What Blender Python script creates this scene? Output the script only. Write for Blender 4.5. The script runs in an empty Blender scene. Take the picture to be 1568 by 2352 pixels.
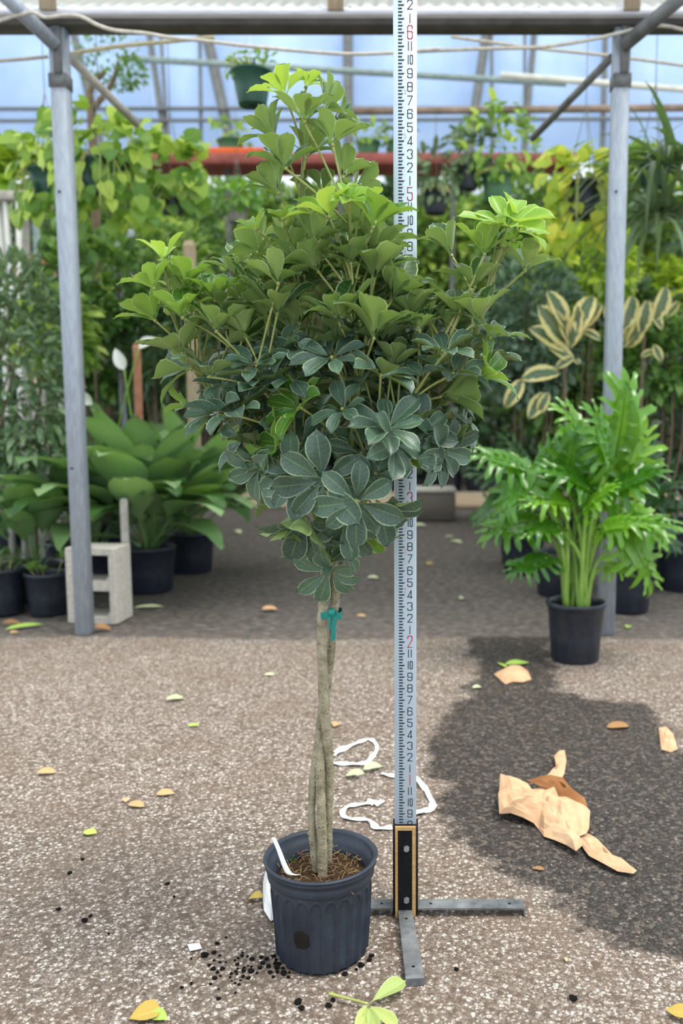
import bpy, math, random
from mathutils import Vector, Matrix, noise

# ------------------------------------------------------------------ camera, world, sun, exposure
FPX, CX, CY = 2000.0, 940.0, 1176.0
TH, CAM_H = math.radians(6.650), 1.0962          # pitch down, lens height above the ground (metres)
sc = bpy.context.scene
col = sc.collection
camd = bpy.data.cameras.new('camera')
cam = bpy.data.objects.new('camera', camd); col.objects.link(cam)
cam.location = (0, 0, CAM_H); cam.rotation_euler = (math.pi / 2 - TH, 0, 0)
camd.sensor_fit = 'VERTICAL'; camd.sensor_height = 24.0; camd.lens = 24.0 * FPX / 2352
camd.shift_x = -(CX - 784.0) / 2352
camd.clip_start = 0.05; camd.clip_end = 200
camd.dof.use_dof = True; camd.dof.focus_distance = 1.80; camd.dof.aperture_fstop = 1.75
sc.camera = cam

SUN_EL, SUN_AZ = 68, 106                          # hazy sun high on the right
w = bpy.data.worlds.new('sky'); sc.world = w; w.use_nodes = True
wn = w.node_tree; wn.nodes.clear()
wo = wn.nodes.new('ShaderNodeOutputWorld'); wb = wn.nodes.new('ShaderNodeBackground')
tc = wn.nodes.new('ShaderNodeTexCoord'); sp = wn.nodes.new('ShaderNodeSeparateXYZ')
rp = wn.nodes.new('ShaderNodeValToRGB')
rp.color_ramp.elements[0].position = 0.0; rp.color_ramp.elements[0].color = (0.78, 0.87, 1.0, 1)
rp.color_ramp.elements[1].position = 0.8; rp.color_ramp.elements[1].color = (0.86, 0.93, 1.0, 1)
wn.links.new(tc.outputs['Generated'], sp.inputs[0]); wn.links.new(sp.outputs['Z'], rp.inputs[0])
wn.links.new(rp.outputs[0], wb.inputs[0]); wb.inputs[1].default_value = 1.35
wn.links.new(wb.outputs[0], wo.inputs[0])
sd = bpy.data.lights.new('sun', 'SUN'); sd.energy = 2.7; sd.angle = math.radians(28); sd.color = (1.0, 0.95, 0.87)
so = bpy.data.objects.new('sun', sd); col.objects.link(so)
_e, _a = math.radians(SUN_EL), math.radians(SUN_AZ)
so.rotation_euler = Vector((-math.sin(_a) * math.cos(_e), -math.cos(_a) * math.cos(_e), -math.sin(_e))).to_track_quat('-Z', 'Y').to_euler()
so.location = (3, 6, 9)
sc.view_settings.view_transform = 'Standard'; sc.view_settings.look = 'None'
sc.view_settings.exposure = 0.38; sc.view_settings.gamma = 1.0; sc.view_settings.use_curve_mapping = False
try:
    sc.cycles.use_denoising = True; sc.cycles.use_adaptive_sampling = True; sc.cycles.adaptive_threshold = .03; sc.cycles.max_bounces = 6; sc.cycles.diffuse_bounces = 3
    sc.cycles.transmission_bounces = 5; sc.cycles.glossy_bounces = 2; sc.cycles.sample_clamp_indirect = 6
except Exception:
    pass

# ------------------------------------------------------------------ helpers
R = random.Random(7)
RGT, UPV, FWD = Vector((1, 0, 0)), Vector((0, math.sin(TH), math.cos(TH))), Vector((0, math.cos(TH), -math.sin(TH)))
def ray(px, py): return RGT * ((px - CX) / FPX) + UPV * ((CY - py) / FPX) + FWD
def P(px, py, Y):
    d = ray(px, py); t = Y / d.y
    return Vector((d.x * t, Y, CAM_H + d.z * t))
def G(px, py, z=0.0):
    d = ray(px, py); t = (z - CAM_H) / d.z
    return Vector((d.x * t, d.y * t, z))
def S(Y): return (Y * math.cos(TH) + 0.1) / FPX      # metres per pixel at distance Y

def tag(o, label=None, cat=None, group=None, kind=None):
    if label: o['label'] = label
    if cat: o['category'] = cat
    if group: o['group'] = group
    if kind: o['kind'] = kind
    return o
def empty(name, loc, label=None, cat=None, group=None, kind=None):
    o = bpy.data.objects.new(name, None); col.objects.link(o); o.location = loc; o.empty_display_size = .05
    return tag(o, label, cat, group, kind)

class MB:
    def __init__(s): s.v = []; s.f = []; s.uv = []; s.m = []
    def add(s, vs, fs, uv=None, M=None, mi=0):
        b = len(s.v)
        s.v += [M @ v for v in vs] if M else [Vector(v) for v in vs]
        s.uv += uv if uv else [(0.5, 0.5)] * len(vs)
        s.f += [tuple(i + b for i in f) for f in fs]; s.m += [mi] * len(fs)
    def mesh(s, name, mats, off=None, smooth=True):
        me = bpy.data.meshes.new(name)
        vs = [tuple(v - off) for v in s.v] if off is not None else [tuple(v) for v in s.v]
        me.from_pydata(vs, [], s.f)
        if not isinstance(mats, (list, tuple)): mats = [mats]
        for m in mats: me.materials.append(m)
        ul = me.uv_layers.new(name='UVMap')
        li = [0] * len(me.loops); me.loops.foreach_get('vertex_index', li)
        buf = []
        for i in li: buf += s.uv[i]
        ul.data.foreach_set('uv', buf)
        me.polygons.foreach_set('use_smooth', [smooth] * len(me.polygons))
        if len(mats) > 1: me.polygons.foreach_set('material_index', s.m)
        me.update(); return me
    def build(s, name, mats, parent=None, root=None, smooth=True):
        """a part: mesh kept relative to the root's origin; a top-level mesh: origin at its lowest point"""
        if parent is None:
            n = len(s.v); c = Vector((sum(v.x for v in s.v) / n, sum(v.y for v in s.v) / n, min(v.z for v in s.v)))
            o = bpy.data.objects.new(name, s.mesh(name, mats, c, smooth)); o.location = c
        else:
            r = root or parent
            o = bpy.data.objects.new(name, s.mesh(name, mats, Vector(r.location), smooth)); o.parent = parent
        col.objects.link(o); return o

def inst(name, me, M, parent, root):
    o = bpy.data.objects.new(name, me); col.objects.link(o); o.parent = parent
    o.matrix_local = Matrix.Translation(-Vector(root.location)) @ M
    return o

def frame(o, d, n, L=1.0, wx=1.0):
    y = d.normalized(); x = y.cross(n)
    if x.length < 1e-4: x = y.cross(Vector((.3, .8, .5)))
    x.normalize(); z = x.cross(y)
    return Matrix(((x.x * L * wx, y.x * L, z.x * L, o.x), (x.y * L * wx, y.y * L, z.y * L, o.y), (x.z * L * wx, y.z * L, z.z * L, o.z), (0, 0, 0, 1)))

def smoothline(pts, k=5):
    pts = [Vector(p) for p in pts]; out = []
    for i in range(len(pts) - 1):
        a = pts[max(i - 1, 0)]; b = pts[i]; c = pts[i + 1]; d = pts[min(i + 2, len(pts) - 1)]
        for j in range(k):
            t = j / k
            out.append(.5 * ((2 * b) + (c - a) * t + (2 * a - 5 * b + 4 * c - d) * t * t + (3 * b - a - 3 * c + d) * t ** 3))
    out.append(pts[-1]); return out

def tube(mb, pts, rad, seg=8, mi=0, cap=True):
    pts = [Vector(p) for p in pts]; n = len(pts)
    rs = rad if isinstance(rad, (list, tuple)) else [rad] * n
    if len(rs) != n:
        rs = [rs[min(int(i / (n - 1) * (len(rs) - 1)), len(rs) - 2)] * (1 - ((i / (n - 1) * (len(rs) - 1)) - min(int(i / (n - 1) * (len(rs) - 1)), len(rs) - 2))) + rs[min(int(i / (n - 1) * (len(rs) - 1)), len(rs) - 2) + 1] * ((i / (n - 1) * (len(rs) - 1)) - min(int(i / (n - 1) * (len(rs) - 1)), len(rs) - 2)) for i in range(n)]
    vs, uv, fs = [], [], []
    u = None
    for i in range(n):
        d = (pts[min(i + 1, n - 1)] - pts[max(i - 1, 0)]).normalized()
        if u is None: u = d.cross(Vector((0.1, 1, 0.05)) if abs(d.y) < .9 else Vector((1, 0, 0))).normalized()
        u = (u - d * u.dot(d)).normalized(); w_ = d.cross(u)
        for j in range(seg):
            a = 2 * math.pi * j / seg
            vs.append(pts[i] + (u * math.cos(a) + w_ * math.sin(a)) * rs[i]); uv.append((j / seg, i / (n - 1)))
    for i in range(n - 1):
        for j in range(seg):
            k = (j + 1) % seg
            fs.append((i * seg + j, i * seg + k, (i + 1) * seg + k, (i + 1) * seg + j))
    if cap: fs.append(tuple(range(seg))[::-1]); fs.append(tuple((n - 1) * seg + j for j in range(seg)))
    mb.add(vs, fs, uv, None, mi)

def box(mb, lo, hi, mi=0, M=None, bev=0.0):
    x0, y0, z0 = lo; x1, y1, z1 = hi
    if bev <= 0:
        vs = [Vector(p) for p in ((x0, y0, z0), (x1, y0, z0), (x1, y1, z0), (x0, y1, z0), (x0, y0, z1), (x1, y0, z1), (x1, y1, z1), (x0, y1, z1))]
        fs = [(3, 2, 1, 0), (4, 5, 6, 7), (0, 1, 5, 4), (1, 2, 6, 5), (2, 3, 7, 6), (3, 0, 4, 7)]
    else:
        vs = []; fs = []; b = bev
        def sl(z, k): return [(x0 + k, y0, z), (x1 - k, y0, z), (x1, y0 + k, z), (x1, y1 - k, z), (x1 - k, y1, z), (x0 + k, y1, z), (x0, y1 - k, z), (x0, y0 + k, z)]
        def ins(ps, k):
            cx, cy = (x0 + x1) / 2, (y0 + y1) / 2
            return [(p[0] + (k if p[0] < cx else -k), p[1] + (k if p[1] < cy else -k), p[2]) for p in ps]
        rings = [ins(sl(z0, b), b), sl(z0 + b, b), sl(z1 - b, b), ins(sl(z1, b), b)]
        for r_ in rings: vs += [Vector(p) for p in r_]
        for i in range(3):
            for j in range(8):
                k = (j + 1) % 8; fs.append((i * 8 + j, i * 8 + k, i * 8 + 8 + k, i * 8 + 8 + j))
        fs.append(tuple(range(8))[::-1]); fs.append(tuple(range(24, 32)))
    mb.add(vs, fs, None, M, mi)

def lathe(mb, prof, c, seg=32, mi=0, disp=None):
    vs, uv, fs = [], [], []; n = len(prof)
    for i, (r, z) in enumerate(prof):
        for j in range(seg):
            a = 2 * math.pi * j / seg
            rr = r + (disp(a, z, i) if disp else 0)
            vs.append(Vector((c[0] + rr * math.cos(a), c[1] + rr * math.sin(a), c[2] + z))); uv.append((j / seg, i / (n - 1)))
    for i in range(n - 1):
        for j in range(seg):
            k = (j + 1) % seg; fs.append((i * seg + j, i * seg + k, i * seg + seg + k, i * seg + seg + j))
    mb.add(vs, fs, uv, None, mi)

# ------------------------------------------------------------------ materials
def rgb(r, g, b):
    f = lambda c: (c / 255 / 12.92) if c / 255 <= .04045 else ((c / 255 + .055) / 1.055) ** 2.4
    return (f(r), f(g), f(b), 1)
class NT:
    def __init__(s, name):
        s.m = bpy.data.materials.new(name); s.m.use_nodes = True; s.t = s.m.node_tree; s.t.nodes.clear()
        s.out = s.n('ShaderNodeOutputMaterial')
    def n(s, typ, **kw):
        nd = s.t.nodes.new(typ)
        for k, v in kw.items(): setattr(nd, k, v)
        return nd
    def l(s, a, b): s.t.links.new(a, b)
    def math(s, op, a, b=None, c=None, clamp=False):
        nd = s.n('ShaderNodeMath', operation=op, use_clamp=clamp)
        for i, x in enumerate((a, b, c)):
            if x is None: continue
            if isinstance(x, (int, float)): nd.inputs[i].default_value = x
            else: s.l(x, nd.inputs[i])
        return nd.outputs[0]
    def mix(s, fac, a, b, blend='MIX'):
        nd = s.n('ShaderNodeMix', data_type='RGBA', blend_type=blend)
        for i, x in ((0, fac), (6, a), (7, b)):
            if isinstance(x, (int, float)): nd.inputs[i].default_value = x
            elif isinstance(x, tuple): nd.inputs[i].default_value = x
            else: s.l(x, nd.inputs[i])
        return nd.outputs[2]
    def noise(s, scale, detail=4, vec=None, rough=.55):
        nd = s.n('ShaderNodeTexNoise'); nd.inputs['Scale'].default_value = scale; nd.inputs['Detail'].default_value = detail; nd.inputs['Roughness'].default_value = rough
        if vec is not None: s.l(vec, nd.inputs['Vector'])
        return nd.outputs[0]
    def ramp(s, fac, stops):
        nd = s.n('ShaderNodeValToRGB'); e = nd.color_ramp.elements
        while len(e) < len(stops): e.new(.5)
        for x, (p, c) in zip(e, stops): x.position = p; x.color = c
        s.l(fac, nd.inputs[0]); return nd.outputs[0]
    def pos(s): return s.n('ShaderNodeNewGeometry').outputs['Position']
    def obj(s): return s.n('ShaderNodeTexCoord').outputs['Object']
    def bsdf(s, color, rough=.6, metal=0.0, spec=.5, bump=None, bstr=.3, bdist=.005):
        b = s.n('ShaderNodeBsdfPrincipled')
        if isinstance(color, tuple): b.inputs['Base Color'].default_value = color
        else: s.l(color, b.inputs['Base Color'])
        if isinstance(rough, (int, float)): b.inputs['Roughness'].default_value = rough
        else: s.l(rough, b.inputs['Roughness'])
        b.inputs['Metallic'].default_value = metal; b.inputs['Specular IOR Level'].default_value = spec
        if bump is not None:
            bp = s.n('ShaderNodeBump'); bp.inputs['Strength'].default_value = bstr; bp.inputs['Distance'].default_value = bdist
            s.l(bump, bp.inputs['Height']); s.l(bp.outputs[0], b.inputs['Normal'])
        return b
    def end(s, sh): s.l(sh.outputs[0], s.out.inputs[0]); return s.m

def simple(name, c1, c2=None, rough=.6, metal=0, scale=20, bstr=.2, bdist=.003, spec=.5, detail=5, stretch=None):
    t = NT(name); v = t.obj()
    if stretch:
        mp = t.n('ShaderNodeMapping'); mp.inputs['Scale'].default_value = stretch; t.l(v, mp.inputs[0]); v = mp.outputs[0]
    nz = t.noise(scale, detail, v)
    c = t.ramp(nz, [(.3, c1), (.7, c2 or c1)])
    return t.end(t.bsdf(c, rough, metal, spec, nz, bstr, bdist))

def leafmat(name, top, under, edge=None, rough=.42, trans=.28, tcol=None, var=.35, dust=0.0, island=False, spec=.45, var2=None, cream=None, rib=None):
    t = NT(name)
    uv = t.n('ShaderNodeTexCoord').outputs['UV']; sx = t.n('ShaderNodeSeparateXYZ'); t.l(uv, sx.inputs[0])
    au = t.math('MULTIPLY', t.math('ABSOLUTE', t.math('SUBTRACT', sx.outputs[0], .5)), 2)
    g = t.n('ShaderNodeNewGeometry')
    rnd = g.outputs['Random Per Island'] if island else t.n('ShaderNodeObjectInfo').outputs['Random']
    c = top
    if var2: c = t.mix(t.math('POWER', rnd, 1.6), top, var2)
    vein = t.math('MULTIPLY_ADD', t.math('SINE', t.math('MULTIPLY', t.math('SUBTRACT', sx.outputs[1], t.math('MULTIPLY', au, .12)), 62)), .5, .5)
    vein = t.math('MULTIPLY', t.math('POWER', vein, 8), .22)
    c = t.mix(vein, c, under)
    if rib or True: c = t.mix(t.math('LESS_THAN', au, .05), c, rib or under)
    if cream:
        nz = t.noise(9, 3, uv)
        k = t.math('GREATER_THAN', t.math('ADD', au, t.math('MULTIPLY', t.math('SUBTRACT', nz, .5), .9)), .52)
        c = t.mix(k, c, cream)
    if dust > 0:
        dn = t.noise(900, 3, g.outputs['Position'], .7)
        dm = t.noise(25, 3, g.outputs['Position'])
        c = t.mix(t.math('MULTIPLY', t.math('MULTIPLY', t.math('SUBTRACT', dn, .36, clamp=True), 3.5), t.math('MULTIPLY', dm, dust), clamp=True), c, rgb(150, 176, 168))
    u2 = under
    if cream: u2 = t.mix(k, under, cream)
    c = t.mix(g.outputs['Backfacing'], c, u2)
    if edge: c = t.mix(t.math('MULTIPLY', t.math('GREATER_THAN', au, .92), .85), c, edge)
    hs = t.n('ShaderNodeHueSaturation')
    t.l(t.math('MULTIPLY_ADD', rnd, var, 1 - var / 2), hs.inputs['Value'])
    t.l(t.math('MULTIPLY_ADD', rnd, -.02, .51), hs.inputs['Hue'])
    t.l(c, hs.inputs['Color']); c = hs.outputs[0]
    b = t.bsdf(c, rough, 0, spec)
    tr = t.n('ShaderNodeBsdfTranslucent')
    t.l(t.mix(.55, c, tcol or rgb(150, 190, 40)), tr.inputs[0])
    mx = t.n('ShaderNodeMixShader'); mx.inputs[0].default_value = trans
    t.l(b.outputs[0], mx.inputs[1]); t.l(tr.outputs[0], mx.inputs[2])
    return t.end(mx)

M = {}
M['steel'] = simple('galvanised_steel', rgb(138, 146, 154), rgb(166, 174, 182), .55, .25, 14, .1, .001, stretch=(6, 6, 1))
M['steel_dull'] = simple('weathered_steel', rgb(92, 94, 92), rgb(128, 130, 128), .6, .3, 18, .1, .001)
M['dark_beam'] = simple('shaded_dark_beam', rgb(62, 60, 54), rgb(84, 82, 76), .7, 0, 10, .15, .002)  # dark colour carries the shading of the beam's lower face
M['purlin'] = simple('zinc_purlin', rgb(186, 186, 190), rgb(214, 214, 218), .6, 0, 12, .1, .001, stretch=(1, 8, 8))
M['pipe_green'] = simple('painted_pipe', rgb(120, 140, 138), rgb(150, 168, 166), .5, 0, 20)
M['pipe_white'] = simple('white_pvc', rgb(205, 205, 196), rgb(228, 228, 220), .4, 0, 12)
M['pipe_brown'] = simple('rusty_pipe', rgb(116, 98, 86), rgb(160, 140, 126), .7, .1, 9, .2, .002)
M['cord'] = simple('dirty_white_cord', rgb(170, 164, 150), rgb(206, 200, 184), .8, 0, 40)
M['tape_yellow'] = simple('faded_tape', rgb(196, 186, 140), rgb(222, 214, 176), .7, 0, 30)
M['wood'] = simple('weathered_wood', rgb(152, 134, 108), rgb(188, 170, 140), .8, 0, 14, .25, .002, stretch=(8, 8, 1))
M['wood_tan'] = simple('plywood_edge', rgb(170, 132, 78), rgb(200, 164, 108), .7, 0, 40, .2, .001, stretch=(1, 1, 5))
M['wood_grey'] = simple('grey_board', rgb(150, 146, 136), rgb(190, 186, 176), .8, 0, 14, .2, .002)
M['red'] = simple('red_bench_paint', rgb(120, 58, 50), rgb(162, 88, 78), .7, 0, 9)
M['orange'] = simple('orange_plastic', rgb(224, 92, 32), rgb(236, 110, 48), .5)
M['blue'] = simple('blue_plastic', rgb(40, 90, 160), rgb(60, 112, 178), .5)
M['concrete'] = simple('concrete_block', rgb(168, 164, 154), rgb(206, 200, 186), .9, 0, 60, .5, .003)
M['concrete_dark'] = simple('old_concrete', rgb(92, 86, 78), rgb(124, 116, 106), .9, 0, 50, .4, .003)
M['path'] = simple('tan_path', rgb(160, 138, 114), rgb(190, 166, 138), .9, 0, 30, .3, .003)
M['terracotta'] = simple('terracotta', rgb(176, 112, 80), rgb(206, 150, 122), .8, 0, 12)
M['pink_pot'] = simple('pale_pink_plastic', rgb(214, 186, 168), rgb(226, 202, 188), .6)
M['cardboard'] = simple('cardboard', rgb(176, 128, 90), rgb(194, 148, 110), .9, 0, 8)
M['pot_black'] = simple('black_pot_plastic', rgb(24, 29, 38), rgb(40, 46, 56), .42, 0, 30, .1, .001)
M['pot_green'] = simple('green_pot_plastic', rgb(22, 62, 52), rgb(34, 80, 64), .4, 0, 12, .05, .001)
M['pot_green2'] = simple('mid_green_pot_plastic', rgb(52, 96, 62), rgb(66, 112, 76), .45, 0, 12, .05, .001)
M['pot_grey'] = simple('grey_pot', rgb(122, 120, 112), rgb(146, 142, 134), .7, 0, 20)
M['white_plastic'] = simple('white_plastic', rgb(222, 224, 220), rgb(238, 238, 234), .45, 0, 30, .3, .004)
M['soil'] = simple('potting_soil', rgb(36, 27, 20), rgb(92, 72, 52), .95, 0, 160, .8, .006, spec=.1)
M['root'] = simple('dry_fibre', rgb(110, 82, 56), rgb(176, 144, 104), .9, 0, 60)
M['clod'] = simple('black_soil_crumb', rgb(16, 14, 12), rgb(36, 32, 28), .95, 0, 90, .5, .003, spec=.1)
M['arm'] = simple('scuffed_dark_steel', rgb(74, 78, 82), rgb(134, 136, 136), .5, .3, 26, .1, .001, stretch=(1, 1, 1), detail=8)
M['arm_lip'] = simple('dark_steel_edge', rgb(60, 62, 66), rgb(84, 86, 88), .5, .3, 30)
M['black'] = simple('black_felt_strip', rgb(13, 14, 16), rgb(24, 25, 28), .75, 0, 200, .2, .001, spec=.2)
M['bolt'] = simple('zinc_bolt', rgb(140, 142, 146), rgb(176, 178, 182), .4, .6, 60)
M['ruler'] = simple('white_ruler_enamel', rgb(186, 202, 212), rgb(194, 209, 218), .4, 0, 3, 0, .001)
M['ink'] = simple('black_ink', rgb(32, 40, 50), rgb(38, 46, 56), .5)
M['ink_red'] = simple('red_ink', rgb(190, 66, 76), rgb(196, 74, 84), .5)
M['ink_pink'] = simple('faded_red_ink', rgb(206, 160, 160), rgb(210, 168, 168), .5)
M['kraft'] = simple('kraft_paper', rgb(188, 148, 112), rgb(210, 174, 138), .85, 0, 16, .35, .004, spec=.15)
M['kraft_in'] = simple('kraft_paper_inner', rgb(128, 84, 50), rgb(152, 106, 68), .85, 0, 16, .3, .004, spec=.15)
M['teal'] = simple('teal_ribbon', rgb(0, 118, 108), rgb(18, 146, 132), .35, 0, 40)
M['bark_green'] = simple('green_stem', rgb(96, 112, 52), rgb(132, 140, 78), .6, 0, 60, .2, .001)
M['petiole'] = simple('yellow_green_petiole', rgb(138, 146, 70), rgb(172, 176, 104), .5, 0, 40)
M['petiole_philo'] = simple('light_green_petiole', rgb(112, 152, 56), rgb(150, 184, 84), .4, 0, 10)
M['stem_brown'] = simple('woody_stem', rgb(86, 72, 54), rgb(124, 106, 82), .8, 0, 30)
M['spathe'] = simple('white_spathe', rgb(226, 228, 214), rgb(240, 240, 230), .5)

def bark():
    t = NT('grey_bark'); v = t.obj()
    a = t.noise(38, 6, v, .65); b = t.noise(170, 4, v, .7)
    c = t.ramp(a, [(.28, rgb(112, 104, 80)), (.5, rgb(172, 162, 136)), (.72, rgb(206, 196, 172))])
    c = t.mix(t.math('GREATER_THAN', b, .62), c, rgb(92, 80, 60))
    c = t.mix(t.math('MULTIPLY', t.noise(9, 3, v), .45), c, rgb(112, 110, 70))
    return t.end(t.bsdf(c, .85, 0, .3, t.math('ADD', a, t.math('MULTIPLY', b, 1.5)), .9, .004))
M['bark'] = bark()

# pot of the main plant: dusty blue-black with a dark blot
def heropot(blot):
    t = NT('dusty_black_pot'); p = t.pos()
    a = t.noise(14, 6, p); b = t.noise(300, 3, p, .7)
    c = t.ramp(a, [(.3, rgb(28, 35, 45)), (.72, rgb(52, 61, 74))])
    c = t.mix(t.math('MULTIPLY', t.math('GREATER_THAN', b, .66), .25), c, rgb(150, 156, 160))
    d = t.n('ShaderNodeVectorMath', operation='DISTANCE'); t.l(p, d.inputs[0]); d.inputs[1].default_value = blot
    k = t.math('LESS_THAN', t.math('ADD', d.outputs['Value'], t.math('MULTIPLY', t.noise(80, 2, p), .014)), .0265)
    c = t.mix(k, c, rgb(10, 10, 11))
    return t.end(t.bsdf(c, .48, 0, .45, a, .12, .001))

# pavement of exposed aggregate, with dark patch and soil masks stored on the mesh
def pavement():
    t = NT('aggregate_pavement_and_soil'); p = t.pos()
    wob = t.n('ShaderNodeMix', data_type='VECTOR'); wob.inputs[0].default_value = .006
    nz = t.n('ShaderNodeTexNoise'); nz.inputs['Scale'].default_value = 120; t.l(p, nz.inputs['Vector'])
    t.l(p, wob.inputs[4]); t.l(nz.outputs['Color'], wob.inputs[5])
    def vor(scale, feat='F1'):
        v = t.n('ShaderNodeTexVoronoi', feature=feat); v.inputs['Scale'].default_value = scale; t.l(wob.outputs[1], v.inputs['Vector']); return v
    v1 = vor(92); v2 = vor(200)
    s1 = t.n('ShaderNodeSeparateXYZ'); t.l(v1.outputs['Color'], s1.inputs[0])
    s2 = t.n('ShaderNodeSeparateXYZ'); t.l(v2.outputs['Color'], s2.inputs[0])
    stops = [(0.0, rgb(88, 78, 70)), (.25, rgb(142, 130, 118)), (.5, rgb(184, 172, 158)), (.75, rgb(212, 200, 188)), (1, rgb(234, 226, 214))]
    c1 = t.ramp(s1.outputs[0], stops); c2 = t.ramp(s2.outputs[0], stops)
    c = t.mix(t.math('GREATER_THAN', s1.outputs[1], .55), c1, c2)
    gap = t.math('MULTIPLY', t.math('GREATER_THAN', v1.outputs['Distance'], .42), .7)
    c = t.mix(gap, c, rgb(88, 74, 62))
    gap2 = t.math('MULTIPLY', t.math('GREATER_THAN', v2.outputs['Distance'], .48), .6)
    c = t.mix(gap2, c, rgb(84, 72, 62))
    dirt = t.math('MULTIPLY', t.ramp(t.noise(3.2, 6, p), [(.42, (0, 0, 0, 1)), (.68, (1, 1, 1, 1))]), .42)
    c = t.mix(dirt, c, rgb(112, 94, 80))
    at = t.n('ShaderNodeAttribute', attribute_name='masks'); sm = t.n('ShaderNodeSeparateXYZ'); t.l(at.outputs['Vector'], sm.inputs[0])
    wn_ = t.math('ADD', sm.outputs[0], t.math('MULTIPLY', t.math('SUBTRACT', t.noise(5, 9, p, .72), .5), 2.4))
    patch_mask = t.ramp(wn_, [(.36, (0, 0, 0, 1)), (.66, (1, 1, 1, 1))])
    # stones in the dark patch: matrix darkened, a few pale stones stay visible
    darker = t.mix(t.math('GREATER_THAN', s1.outputs[2], .66), t.mix(.88, c, rgb(27, 24, 22), 'MIX'), t.mix(.58, c, rgb(48, 45, 42)))
    c = t.mix(patch_mask, c, darker)
    # bare soil under the roof
    so_ = t.math('ADD', sm.outputs[1], t.math('MULTIPLY', t.math('SUBTRACT', t.noise(16, 5, p), .5), .45))
    soil = t.ramp(so_, [(.44, (0, 0, 0, 1)), (.56, (1, 1, 1, 1))])
    sn = t.noise(22, 8, p, .62)
    sc_ = t.ramp(sn, [(.28, rgb(62, 56, 52)), (.55, rgb(98, 91, 85)), (.75, rgb(130, 122, 115))])
    c = t.mix(soil, c, sc_)
    h = t.math('SUBTRACT', 1.0, t.math('MULTIPLY', v1.outputs['Distance'], 1.4))
    h = t.math('ADD', h, t.math('MULTIPLY', v2.outputs['Distance'], -.5))
    hh = t.n('ShaderNodeMix', data_type='FLOAT'); t.l(soil, hh.inputs[0]); t.l(h, hh.inputs[2]); t.l(sn, hh.inputs[3])
    rg = t.math('SUBTRACT', .9, t.math('MULTIPLY', patch_mask, .25))
    return t.end(t.bsdf(c, rg, 0, .3, hh.outputs[0], .55, .004))
M['pavement'] = pavement()

def film(name, colr, k):
    t = NT(name); p = t.pos()
    c = t.mix(t.math('MULTIPLY', t.noise(2.2, 6, p), .5), colr, rgb(255, 255, 255))
    d = t.n('ShaderNodeBsdfDiffuse'); tr = t.n('ShaderNodeBsdfTranslucent'); t.l(c, d.inputs[0]); t.l(c, tr.inputs[0])
    mx = t.n('ShaderNodeMixShader'); mx.inputs[0].default_value = k
    t.l(d.outputs[0], mx.inputs[1]); t.l(tr.outputs[0], mx.inputs[2]); return t.end(mx)
M['dark_backing'] = simple('dark_backing_sheet', rgb(30, 38, 30), rgb(46, 54, 42), .9, 0, 30)  # added dark sheet standing for the shaded depth behind the plants
M['film'] = film('blue_white_greenhouse_film', rgb(198, 218, 242), .80)
M['film_white'] = film('white_greenhouse_film', rgb(250, 252, 252), .85)
M['roof'] = film('white_corrugated_roofing', rgb(246, 246, 240), .8)

# leaves (top, underside)
M['lf_y'] = leafmat('young_bright_leaf', rgb(122, 168, 56), rgb(156, 190, 80), rgb(200, 222, 130), .4, .40, rgb(186, 214, 70), .3)
M['lf_l'] = leafmat('light_green_leaf', rgb(70, 118, 40), rgb(134, 168, 78), rgb(196, 216, 136), .36, .30, rgb(150, 190, 40), .3)
M['lf_m'] = leafmat('mid_green_leaf', rgb(44, 82, 38), rgb(130, 154, 90), rgb(190, 208, 140), .34, .24, rgb(140, 175, 50), .45)
M['lf_o'] = leafmat('old_dusty_leaf', rgb(34, 62, 36), rgb(106, 128, 74), rgb(166, 188, 146), .38, .14, rgb(110, 140, 50), .5, dust=.6, var2=rgb(52, 82, 56))
M['fo_mid'] = leafmat('mid_foliage', rgb(62, 104, 44), rgb(104, 140, 78), None, .45, .3, None, .7, 0, True, var2=rgb(112, 150, 70))
M['fo_light'] = leafmat('light_foliage', rgb(104, 144, 58), rgb(140, 170, 92), None, .45, .35, None, .6, 0, True, var2=rgb(170, 190, 84))
M['fo_lime'] = leafmat('lime_foliage', rgb(140, 180, 50), rgb(170, 196, 80), None, .45, .4, rgb(190, 220, 50), .5, 0, True, var2=rgb(196, 210, 80))
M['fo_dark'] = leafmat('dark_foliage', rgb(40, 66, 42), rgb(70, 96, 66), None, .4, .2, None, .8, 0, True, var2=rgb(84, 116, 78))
M['fo_grey'] = leafmat('grey_green_foliage', rgb(80, 110, 76), rgb(120, 142, 110), None, .5, .25, None, .7, 0, True, var2=rgb(142, 166, 124))
M['fo_blue'] = leafmat('blue_green_foliage', rgb(70, 100, 84), rgb(110, 136, 116), None, .5, .25, None, .6, 0, True, var2=rgb(130, 154, 130))
M['lily'] = leafmat('peace_lily_leaf', rgb(72, 120, 58), rgb(124, 162, 106), None, .30, .28, None, .8, var2=rgb(152, 184, 128), spec=.6)
M['pothos'] = leafmat('pothos_leaf', rgb(96, 144, 44), rgb(130, 168, 80), None, .4, .35, rgb(180, 210, 50), .5, var2=rgb(176, 202, 84))
M['pothos_lime'] = leafmat('lime_pothos_leaf', rgb(160, 190, 50), rgb(184, 204, 90), None, .4, .4, rgb(200, 220, 60), .4, var2=rgb(206, 206, 70))
M['philo'] = leafmat('philodendron_leaf', rgb(66, 124, 32), rgb(104, 158, 50), None, .26, .36, rgb(160, 215, 20), .5, var2=rgb(122, 174, 46), spec=.7)
M['philo_dark'] = leafmat('dark_philodendron_leaf', rgb(34, 74, 34), rgb(66, 104, 54), None, .3, .2, None, .6, var2=rgb(60, 104, 48), spec=.6)
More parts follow.
